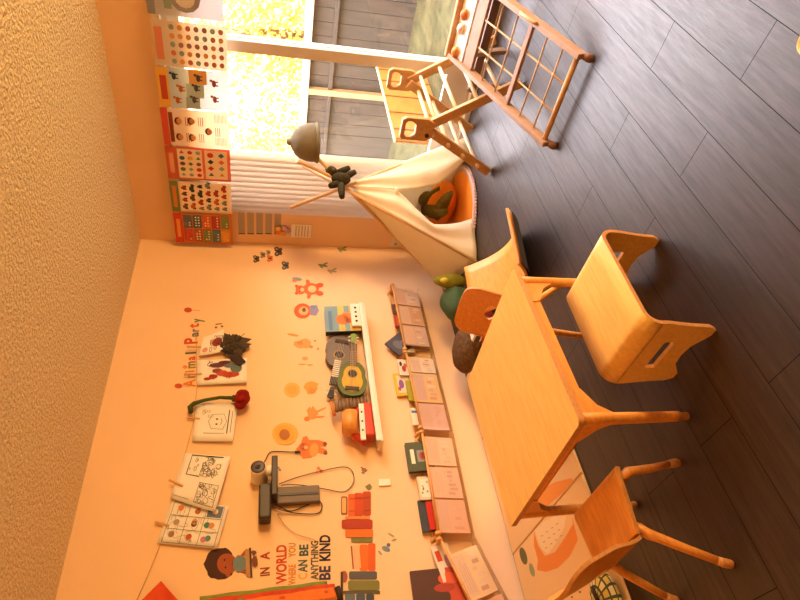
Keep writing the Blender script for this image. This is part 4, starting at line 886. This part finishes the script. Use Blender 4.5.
# ================================================================== CLIMBING TRIANGLE
ct = thing('climbing_triangle', 'wooden climbing triangle with dowel rungs beside the glass door', 'climbing frame', (-.385, -1.6, 0))
CDK = CLIMB
for xs, sgn in ((-.665, -1), (-.105, 1)):
    apx = Vector((xs, -1.585, .535)); fa = Vector((xs, -1.285, 0)); fb_ = Vector((xs, -1.93, 0))
    sdm = MB()
    for k, ft in enumerate((fa, fb_)):
        xo = .014 if k == 0 else -.014
        A_ = apx+Vector((xo*-sgn, 0, 0)); F_ = ft+Vector((xo*-sgn, 0, .014))
        obj('leg', MB().beam(A_, F_, .028, .058, CDK, (0, 1, .2)), ct, .004)
    hd = MB()
    yc, zc = -1.585, .52
    out = [(-.05, -.075), (.05, -.075), (.074, -.03), (.074, .1), (.058, .125), (-.058, .125), (-.074, .1), (-.074, -.03)]
    hol = [(-.05, .06), (-.03, .035), (.03, .035), (.05, .06), (.052, .085), (.04, .1), (-.04, .1), (-.052, .085)]
    hd.prism(out, (xs-.029*1+(.044 if sgn > 0 else -.016), yc, zc+.03), (0, 1, 0), (0, 0, 1), .03, CDK, holes=[hol]); obj('handle_plate', hd, ct, .004)
    obj('pivot_knob', MB().tube([(xs-.035 if sgn < 0 else xs+.035, yc+.03, zc-.01), (xs-.055 if sgn < 0 else xs+.05, yc+.03, zc-.01)], .013, BLACKP, 10), ct)
for s in (.14, .36, .58, .8):
    for ft in (-1.285, -1.93):
        y_ = -1.585+(ft+1.585)*s; z_ = .535*(1-s)+.014*s
        if ft < -1.9 or s > .1: obj('rung', MB().tube([(-.69, y_, z_), (-.08, y_, z_)], .0125, RUNG, 10), ct)

# low plank screen outside the glass
pb = thing('plank_screen', 'low orange plank screen standing on the lawn just outside the glass', 'screen', (.95, -.9, -.01))
obj('panel', MB().box((.96, -.9, .222), (1.36, .024, .463), RAMP), pb, .003)
for k, xx in enumerate((.30, .45, .72, 1.0, 1.28, 1.5)): obj('batten', MB().box((xx, -.9155, .222), (.012, .007, .45), mat('batten_wood', '#8f5626', .5)), pb)
obj('top_cap', MB().box((.96, -.903, .4575), (1.37, .03, .008), mat('screen_cap', '#f0c078', .5, .3, .1, 8)), pb)
obj('end_cap', MB().box((1.645, -.903, .222), (.008, .03, .463), MC['screen_cap']), pb)

# ================================================================== NET CLIMBER
ntc = thing('net_climber', 'low wooden climbing ramp with a rope net and rubber feet', 'climbing frame', (-.83, -2.13, 0))
PW = mat('climber_beam', '#a8866a', .5, .35, .1, 10, stretch=(4, 1, 1)); ROPE = mat('rope', '#c9ad8a', .8, .2)
SL = .335
def NP(x, y, dz=0): return Vector((x, y, .045+SL*(x+1.30)+dz))
YL, YR = -1.905, -2.365; XA, XZ = -1.30, -.34
nrmn = Vector((-SL, 0, 1)).normalized()
obj('side_beam', MB().beam(NP(XA, YL), NP(XZ, YL), .028, .06, PW, nrmn), ntc, .004)
obj('side_beam', MB().beam(NP(XA, YR), NP(XZ, YR), .028, .06, PW, nrmn), ntc, .004)
obj('low_bar', MB().tube([NP(XA+.03, YL), NP(XA+.03, YR)], .014, CLIMB, 12), ntc)
obj('middle_bar', MB().beam(NP(-.93, YL), NP(-.93, YR), .03, .02, PW, nrmn), ntc, .003)
obj('upper_board', MB().beam(NP(-.53, YL), NP(-.53, YR), .09, .02, PW, nrmn), ntc, .003)
obj('top_board', MB().beam(NP(XZ+.005, YL+.01, .0), NP(XZ+.005, YR-.01, .0), .022, .075, CLIMB, nrmn), ntc, .003)
hb_ = obj('hold_panel', MB().beam(NP(-.41, YL-.014), NP(-.41, YR+.014), .12, .012, mat('white_board', '#f4ece6', .4, .4), nrmn), ntc, .002)
for k, (y_, c) in enumerate(((-1.955, '#d98a3c'), (-2.09, '#e8dccb'), (-2.17, '#d07a34'), (-2.3, '#c98a4a'))):
    obj('climbing_hold', MB().ell(NP(-.41, y_, .018), (.022, .032, .022), K(c, .4), None, 12, 8, lambda d: 1+.2*math.sin(3*d.x+2*d.y)), hb_)
for xx in (-1.17, -1.05, -.81, -.68): obj('net_rope', MB().tube([NP(xx, YL), NP(xx+.004, (YL+YR)/2, -.006), NP(xx, YR)], .0052, ROPE, 8), ntc)
for yy in (-2.06, -2.21):
    obj('net_rope', MB().tube([NP(XA+.03, yy), NP(-1.05, yy, -.004), NP(-.93, yy, -.008), NP(-.7, yy, -.004), NP(-.55, yy)], .0052, ROPE, 8), ntc)
kn = MB()
for xx in (-1.17, -1.05, -.81, -.68):
    for yy in (-2.06, -2.21): kn.ell(NP(xx, yy, -.004), (.011, .011, .010), ROPE, None, 8, 6)
obj('knots', kn, ntc)
RUB = mat('rubber_foot', '#7a5a4c', .7, .2)
for yy in (YL, YR): obj('rubber_foot', MB().tube([(XA-.004, yy, .0), (XA-.006, yy, .008), (XA-.004, yy, .022), (XA+.008, yy, .034)], [.017, .021, .020, .015], RUB, 12), ntc)
for yy in (YL-.03, YR+.03): obj('leg', MB().beam(NP(-.40, yy, -.03), (-.27, yy, 0.0), .05, .028, PW, Y), ntc, .004)
obj('stabilizer_bar', MB().beam((-.315, -1.69, .165), (-.315, -2.40, .165), .045, .05, mat('bar_brown', '#7d5f52', .5, .3, .1, 8), Z), ntc, .004)
for yy in (-1.685, -2.405): obj('bar_knob', MB().ell((-.315, yy, .165), (.03, .022, .03), RUB, None, 14, 8), ntc)
for yy in (-1.72,): obj('bar_leg', MB().beam((-.315, yy, .15), (-.315, yy, 0), .03, .03, PW, Y), ntc)
obj('handle_hold', MB().tube([NP(-1.0, YR-.012, .034), NP(-.99, YR-.012, .045), NP(-.88, YR-.012, .045), NP(-.87, YR-.012, .034)], .009, CLIMB, 8), ntc)

# ================================================================== TEPEE
APX = Vector((-.30, -.84, .86))
FEET = {'fl': Vector((-.92, -.72, 0)), 'fr': Vector((-.07, -1.17, 0)), 'bl': Vector((-.55, -.07, 0)), 'br': Vector((-.10, -.34, 0))}
tp_ = thing('play_tent', 'cream canvas play tent on four wooden poles by the window corner', 'tent', (-.4, -.6, 0))
cross = {'fl': APX+Vector((-.055, .0, .0)), 'fr': APX+Vector((.0, -.028, .0)), 'bl': APX+Vector((.0, .03, .0)), 'br': APX+Vector((.03, 0, 0))}
EXT = {'fl': .40, 'fr': .5, 'bl': .42, 'br': .46}
for k in FEET:
    d = cross[k]-FEET[k]; obj('pole', MB().tube([FEET[k]+Vector((0, 0, .004)), cross[k]+d*EXT[k]], .0125, POLEW, 12), tp_)
cz = .955                                              # canvas stops just below the crossing
def edge(k, s): p = FEET[k].lerp(cross[k], s*cz); c = Vector((-.42, -.58, p.z)); o_ = (p-c); o_.z = 0; return p+(o_.normalized()*.016 if o_.length > 1e-4 else o_)+Vector((0, 0, .012*(1-s)))
def panel(k0, k1, u0=0., u1=1., sag=.03, name='canvas_panel', n=14, wr=1):
    def f(u, v):
        uu = u0+(u1-u0)*u; p = edge(k0, v).lerp(edge(k1, v), uu)
        e = (edge(k1, 0)-edge(k0, 0)); nn = Vector((e.y, -e.x, 0)).normalized()
        return p-nn*(sag*math.sin(PI*uu)*math.sin(PI*v)*.8)+nn*(.006*wr*math.sin(17*uu+9*v)*(1-v))
    obj(name, MB().grid(f, n, 18, CANVAS, .0015), tp_)
panel('fr', 'br'); panel('br', 'bl'); panel('bl', 'fl')
# front: two flaps drawn aside around the opening
def flap(ka, kb, s_):
    def f(u, v):
        T_ = ((0, .34), (.12, .27), (.36, .15), (.5, .27), (.66, .5), (1, .5)) if s_ > 0 else ((0, .17), (.13, .27), (.3, .40), (.5, .46), (.66, .5), (1, .5))
        for (v0, w0), (v1, w1) in zip(T_, T_[1:]):
            if v0 <= v <= v1: w = w0+(w1-w0)*(v-v0)/(v1-v0)
        p = edge(ka, v).lerp(edge(kb, v), w*u)
        e = (edge(kb, 0)-edge(ka, 0)).normalized(); nn = Vector((e.y, -e.x, 0))
        if s_ < 0: nn = -nn
        fold = .03*math.sin(u*PI)*(1-v)+.02*math.sin(v*PI)*u+.008*math.sin(9*u+5*v)
        if nn.dot(Vector((-1, -1, 0))) < 0: nn = -nn
        return p+nn*fold
    obj('front_flap', MB().grid(f, 12, 26, CANVAS, .0015), tp_)
flap('fl', 'fr', 1); flap('fr', 'fl', -1)
tc_ = edge('fl', .66).lerp(edge('fr', .66), .5)
TM = mat('orange_cushion_cotton', '#e8892a', .9, .1, .05, 12)
obj('tie', MB().ell(tc_+Vector((-.02, -.02, 0)), (.02, .02, .014), CANVAS, None, 10, 6), tp_)
# round mat inside with pom-pom trim
mc = Vector((-.38, -.70, 0)); mr = .36
rm = thing('round_tent_mat', 'orange round floor mat with a pale pom-pom fringe inside the play tent', 'mat', mc)
obj('mat', MB().lathe([(mr*.99, 0), (mr, .006), (mr*.97, .016), (0.02, .02)], mc, TM, seg=48), rm)
fr_ = MB()
for k in range(96):
    a = 2*PI*k/96; c = mc+Vector((math.cos(a)*(mr+.012), math.sin(a)*(mr+.012), .009)); fr_.ell(c, (.012, .012, .009), mat('fringe_cotton', '#c9a898', .95, .1), None, 8, 5)
fr_.lathe([(mr-.03, .012), (mr-.03, .021), (mr+.004, .019), (mr+.004, .008)], mc, MC['fringe_cotton'], seg=48)
o = obj('pompom_fringe', fr_, rm)
# back cushion in orange, plush
pl_ = thing('plush_leaf_toy', 'olive green plush toy with long leaf shaped spikes lying in the tent', 'soft toy', mc+Vector((-.05, -.02, .02)))
OLV = mat('olive_plush', '#6a5c2e', .95, .1, .25, 40, .4, 90)
pc = fp(436, 206, .06)
for k, (a_, b_, r_) in enumerate((((417, 203, .25), (432, 194, .21), .05), ((424, 214, .21), (440, 188, .19), .048), ((437, 219, .17), (452, 192, .13), .046), ((428, 208, .19), (446, 212, .15), .07))):
    A_, B_ = fp(*a_), fp(*b_); n_ = 9
    pts = [A_.lerp(B_, i/n_)+Vector((0, 0, .02*math.sin(PI*i/n_))) for i in range(n_+1)]
    obj('body' if k == 3 else 'leaf', MB().tube(pts, [max(.004, r_*math.sin(PI*(.08+.86*i/n_))**.7) for i in range(n_+1)], OLV, 14), pl_)
oc = thing('floor_cushion', 'orange round cushion at the back of the tent behind the olive plush', 'cushion', (-.27, -.72, .021))
obj('cushion', MB().ell((-.27, -.72, .135), (.12, .2, .113), TM, None, 24, 12), oc)

# hat hanging on a pole tip
tipd = (cross['bl']-FEET['bl']).normalized(); tip = cross['bl']+(cross['bl']-FEET['bl'])*EXT['bl']
HATM = mat('grey_felt_hat', '#7d7766', .95, .05, .06, 25)
h = thing('felt_hat', 'grey green felt hat with a pointed tip hung on a tent pole', 'hat', tip)
hx = Vector((-.06, .0, 1)).normalized()
obj('crown', MB().lathe([(.125, -.085), (.132, -.06), (.128, -.02), (.112, .025), (.085, .058), (.05, .08), (.026, .09), (.02, .112), (.004, .118)], tip-hx*.01, HATM, hx, 28), h)
obj('brim', MB().lathe([(.12, -.088), (.139, -.098), (.141, -.093), (.128, -.07)], tip-hx*.01, HATM, hx, 28), h)
# plush bear
DKO = mat('dark_plush', '#3f3826', .95, .1, .3, 50, .4, 90)
bear = thing('plush_bear', 'small dark plush bear tied where the tent poles cross', 'soft toy', APX+Vector((-.08, -.05, .02)))
bc = hit(341, 179, 1, -.93)
tb_ = MB(); tb_.ell(bc, (.05, .045, .07), DKO); obj('body', tb_, bear)
hd_ = MB(); hc = hit(331.5, 172, 1, -.94); hd_.ell(hc, (.045, .042, .042), DKO); ho = obj('head', hd_, bear)
for s in (-1, 1): obj('ear', MB().ell(hc+Vector((.028*s, .0, .03)), (.014, .01, .014), DKO, None, 10, 6), ho)
obj('muzzle', MB().ell(hc+Vector((-.015, -.03, -.008)), (.018, .014, .014), mat('muzzle_plush', '#6a5a3c', .95, .1), None, 10, 6), ho)
for a_, b_ in (((338, 173), (349, 168)), ((341, 185), (342, 197)), ((345, 177), (355, 172)), ((337, 184), (330, 186))):
    obj('limb', MB().tube([hit(*a_, 1, -.93), hit((a_[0]+b_[0])/2, (a_[1]+b_[1])/2, 1, -.945), hit(*b_, 1, -.95)], [.026, .025, .019], DKO, 10), bear)

# ================================================================== SOFT THINGS BY THE WALL
TEAL = mat('teal_fabric', '#4f6a4e', .85, .15, .12, 16, .3, 60)
p = fp(457, 297, .08)
t = thing('teal_cushion', 'teal green floor cushion slumped against the wall beside the play tent', 'cushion', (p.x, p.y, 0))
obj('cushion', MB().ell((p.x-.03, p.y+.03, .10), (.12, .13, .10), TEAL, None, 24, 14, lambda d: 1+.05*math.sin(5*d.x)+.04*math.sin(7*d.z)), t)
p = Vector((-.90, -.50, 0))
t = thing('lime_plush', 'lime green plush toy with a yellow patch between the teal cushion and the tent', 'soft toy', (p.x, p.y, 0))
LIME = mat('lime_plush_fur', '#8a8a2e', .9, .1, .2, 30, .3, 70)
obj('body', MB().ell((p.x, p.y, .135), (.05, .055, .135), LIME, None, 18, 12, lambda d: 1+.08*math.sin(4*d.z+2)), t)
obj('patch', MB().ell((p.x-.03, p.y-.035, .2), (.022, .022, .03), K('#d8c84a', .9), None, 12, 8), t)
p = fp(470, 352, .1)
FUR = mat('brown_faux_fur', '#6a5136', .98, .05, .35, 45, .9, 110)
fx = Vector((-1.43, -.37, 0))
t = thing('fur_cushion', 'brown faux fur floor cushion between the wall and the table', 'cushion', (fx.x, -.33, .014))
obj('cushion', MB().ell((fx.x+.0, -.37, .102), (.15, .19, .088), FUR, None, 24, 14, lambda d: 1+.03*math.sin(9*d.x)*math.sin(7*d.y)), t)
t = thing('toy_truck', 'red toy truck with a white cab behind the far chair', 'toy', (-1.62, -.84, .0))
TC = fp(487, 332, .09)
obj('bed', MB().box((TC.x+.03, TC.y-.02, .078), (.19, .13, .1), REDP), t, .012, 3)
obj('cab', MB().box((TC.x-.02, TC.y+.0, .165), (.07, .07, .06), WHITEP), t, .01, 3)
obj('windshield', MB().box((TC.x-.058, TC.y+.0, .168), (.006, .055, .03), BLACKP), t)
for sx in (-.06, .07):
    for sy in (-1, 1): obj('wheel', MB().tube([(TC.x+.03+sx, TC.y-.02+sy*.055, .03), (TC.x+.03+sx, TC.y-.02+sy*.078, .03)], .03, BLACKP, 16), t)

# ================================================================== FOLDING MAT
MATM = mat('foam_mat_cream', '#f0c98a', .6, .25, .02, 4); MT = .014
mt = thing('play_mat', 'cream folding foam play mat with orange leaf prints along the wall', 'play mat', (-2.55, -.54, 0))
MX0, MX1, MY0, MY1 = -3.95, -1.42, -1.045, -.03
fx_ = [MX0, -3.45, -2.69, -1.93, MX1]
for k in range(len(fx_)-1):
    q = MB().box(((fx_[k]+fx_[k+1])/2, (MY0+MY1)/2, MT/2), (fx_[k+1]-fx_[k]-.008, MY1-MY0, MT), MATM)
    def pr(c, P, l=1):
        P = [fp(*p, MT) for p in P]; P = [Vector((min(max(p.x, fx_[k]+.008), fx_[k+1]-.008), p.y, MT+.0004*l)) for p in P]
        ar = sum(P[i].x*P[(i+1) % len(P)].y-P[(i+1) % len(P)].x*P[i].y for i in range(len(P)))
        if ar < 0: P = P[::-1]
        tri = tessellate_polygon([P]); q.add(P, [tuple(x) for x in tri], K(c, .6))
    if k == 1:
        pr('#ec8f3c', [(534, 531), (538, 545), (545, 556), (555, 552), (566, 536), (573, 524), (572, 516), (578, 540), (570, 556), (558, 568), (546, 572), (537, 570), (538, 560), (534, 545)])
        pr('#f6d9a0', [(535, 530), (545, 521), (556, 515), (566, 516), (565, 526), (556, 543), (548, 554), (542, 549), (538, 540)])
        for i in range(4):
            for j in range(3): x, y = 541+5*i+2*j, 536-4*i+6*j; pr('#b98a4a', [(x, y), (x+2, y-1), (x+2.4, y-.4), (x+.4, y+.6)], 2)
        pr('#6a6a3a', E_(523.5, 556, 9, 3.4, 75)); pr('#9aa06a', E_(532, 570, 7, 2.4, 75))
        pr('#e0a050', [(560, 590), (598, 570), (599, 571), (561, 592)]); pr('#8a6a3a', E_(566, 589, 1.4, 1.2)); pr('#8a6a3a', E_(580, 592, 1.2, 1.2)); pr('#8a6a3a', E_(572, 597, 1.2, 1))
    if k == 2:
        pr('#ef9a44', [(530, 508), (540, 490), (555, 482), (572, 478), (574, 484), (560, 495), (545, 508), (536, 514)]); pr('#4f4a2c', E_(579, 495, 3, 1.6, 70))
    obj('section', q, mt, .004)
for xx in fx_[1:-1]: obj('seam', MB().box((xx, (MY0+MY1)/2, .004), (.007, MY1-MY0, .008), mat('mat_seam', '#d9a860', .6)), mt)
# plaid cushion by the near chair
PLM = mat('plaid_yellow', '#b9b060', .9, .1)
p = fp(606, 594, .05)
t = thing('plaid_bag', 'small yellow and dark green plaid cloth bag on the play mat under the near chair', 'bag', (p.x, p.y, MT))
mb = MB(); PLC = [K('#d9c86a', .9), K('#4f5a3c', .9), K('#e8dcae', .9)]
nu, nv = 60, 26; vs = []
for j in range(nv+1):
    th = PI*j/nv
    for i in range(nu):
        ph = 2*PI*i/nu; d = Vector((math.sin(th)*math.cos(ph), math.sin(th)*math.sin(ph), math.cos(th))); vs.append(Vector((p.x-.03, p.y, MT+.045))+Vector((d.x*.12, d.y*.1, d.z*.045)))
for j in range(nv):
    for i in range(nu):
        i2 = (i+1) % nu; mb.add([vs[j*nu+i], vs[(j+1)*nu+i], vs[(j+1)*nu+i2], vs[j*nu+i2]], [(0, 1, 2, 3)], PLC[1] if (i % 4 == 0 or j % 4 == 0) else PLC[(i//4+j//4) % 2*2], True)
obj('cloth', mb, t)
obj('strap', MB().tube([(p.x-.09, p.y-.03, MT+.08), (p.x-.06, p.y-.04, MT+.1), (p.x-.0, p.y-.02, MT+.098), (p.x+.03, p.y, MT+.085)], .009, K('#3a2c22'), 8), t)
# yellow cup lying at the right edge of the floor
p = fp(823, 41, 0)
cu = thing('yellow_cup', 'yellow toy cup on the bare floor in front of the net climber', 'cup', (p.x, p.y, 0))
obj('cup', MB().lathe([(.026, 0), (.034, .05), (.0355, .052), (.032, .05), (.024, .006), (.001, .005)], (p.x-.012, p.y, 0), K('#e8d060', .4), seg=24), cu)
obj('rim', MB().lathe([(.034, .048), (.038, .052), (.036, .056), (.033, .052)], (p.x-.012, p.y, 0), K('#f0e6a0', .4), seg=24), cu)

# ================================================================== LIGHT
W = bpy.data.worlds.new('sky'); S.world = W; W.use_nodes = True; nt = W.node_tree; nt.nodes.clear(); L = nt.links.new
out = nt.nodes.new('ShaderNodeOutputWorld'); bg = nt.nodes.new('ShaderNodeBackground'); tc = nt.nodes.new('ShaderNodeTexCoord'); sp = nt.nodes.new('ShaderNodeSeparateXYZ'); rp = nt.nodes.new('ShaderNodeValToRGB')
L(tc.outputs['Generated'], sp.inputs[0]); L(sp.outputs['Z'], rp.inputs[0]); L(rp.outputs[0], bg.inputs[0]); L(bg.outputs[0], out.inputs[0])
e = rp.color_ramp.elements; e[0].position = 0; e[0].color = (.9, .5, .2, 1); e[1].position = .42; e[1].color = (1.25, 1.15, 1.28, 1)
x = e.new(.07); x.color = (1, .74, .42, 1); x = e.new(.24); x.color = (1.1, .98, .96, 1)
bg.inputs[1].default_value = 12
sd = bpy.data.lights.new('sun', 'SUN'); sd.energy = 3; sd.color = (1, .72, .42); sd.angle = math.radians(6)
so_ = bpy.data.objects.new('sun', sd); COL.objects.link(so_); so_.location = (8, 2, 4)
so_.rotation_euler = Vector((-1.09, -.45, -.16)).to_track_quat('-Z', 'Y').to_euler()
pd = bpy.data.lights.new('door_portal', 'AREA'); pd.shape = 'RECTANGLE'; pd.size = 3.7; pd.size_y = 2.05; pd.cycles.is_portal = True
pob = bpy.data.objects.new('door_portal', pd); COL.objects.link(pob); pob.location = (.14, (DY0+DY1)/2, DZ/2); pob.rotation_euler = Vector((-1, 0, 0)).to_track_quat('-Z', 'Z').to_euler()
# added fill light beside the door, stands in for warm light from the window
ld = bpy.data.lights.new('warm_fill_light', 'AREA'); ld.shape = 'DISK'; ld.size = .8; ld.energy = 126; ld.color = (1, .58, .21)
lo = bpy.data.objects.new('warm_fill_light', ld); COL.objects.link(lo); lo.location = (-.55, -4.9, 1.3)
lo.rotation_euler = Vector((-.42, 1, .26)).to_track_quat('-Z', 'Y').to_euler()

l2 = bpy.data.lights.new('left_fill_light', 'POINT'); l2.shadow_soft_size = .18; l2.energy = 24; l2.color = (1, .5, .16)  # added fill light behind the camera, brightens the left wall and near chair
lo2 = bpy.data.objects.new('left_fill_light', l2); COL.objects.link(lo2); lo2.location = (-4.4, -2.1, 1.9)

S.view_settings.view_transform = 'Standard'; S.view_settings.look = 'None'; S.view_settings.gamma = 1; S.view_settings.exposure = .12
S.cycles.use_denoising = True
S.cycles.max_bounces = 8
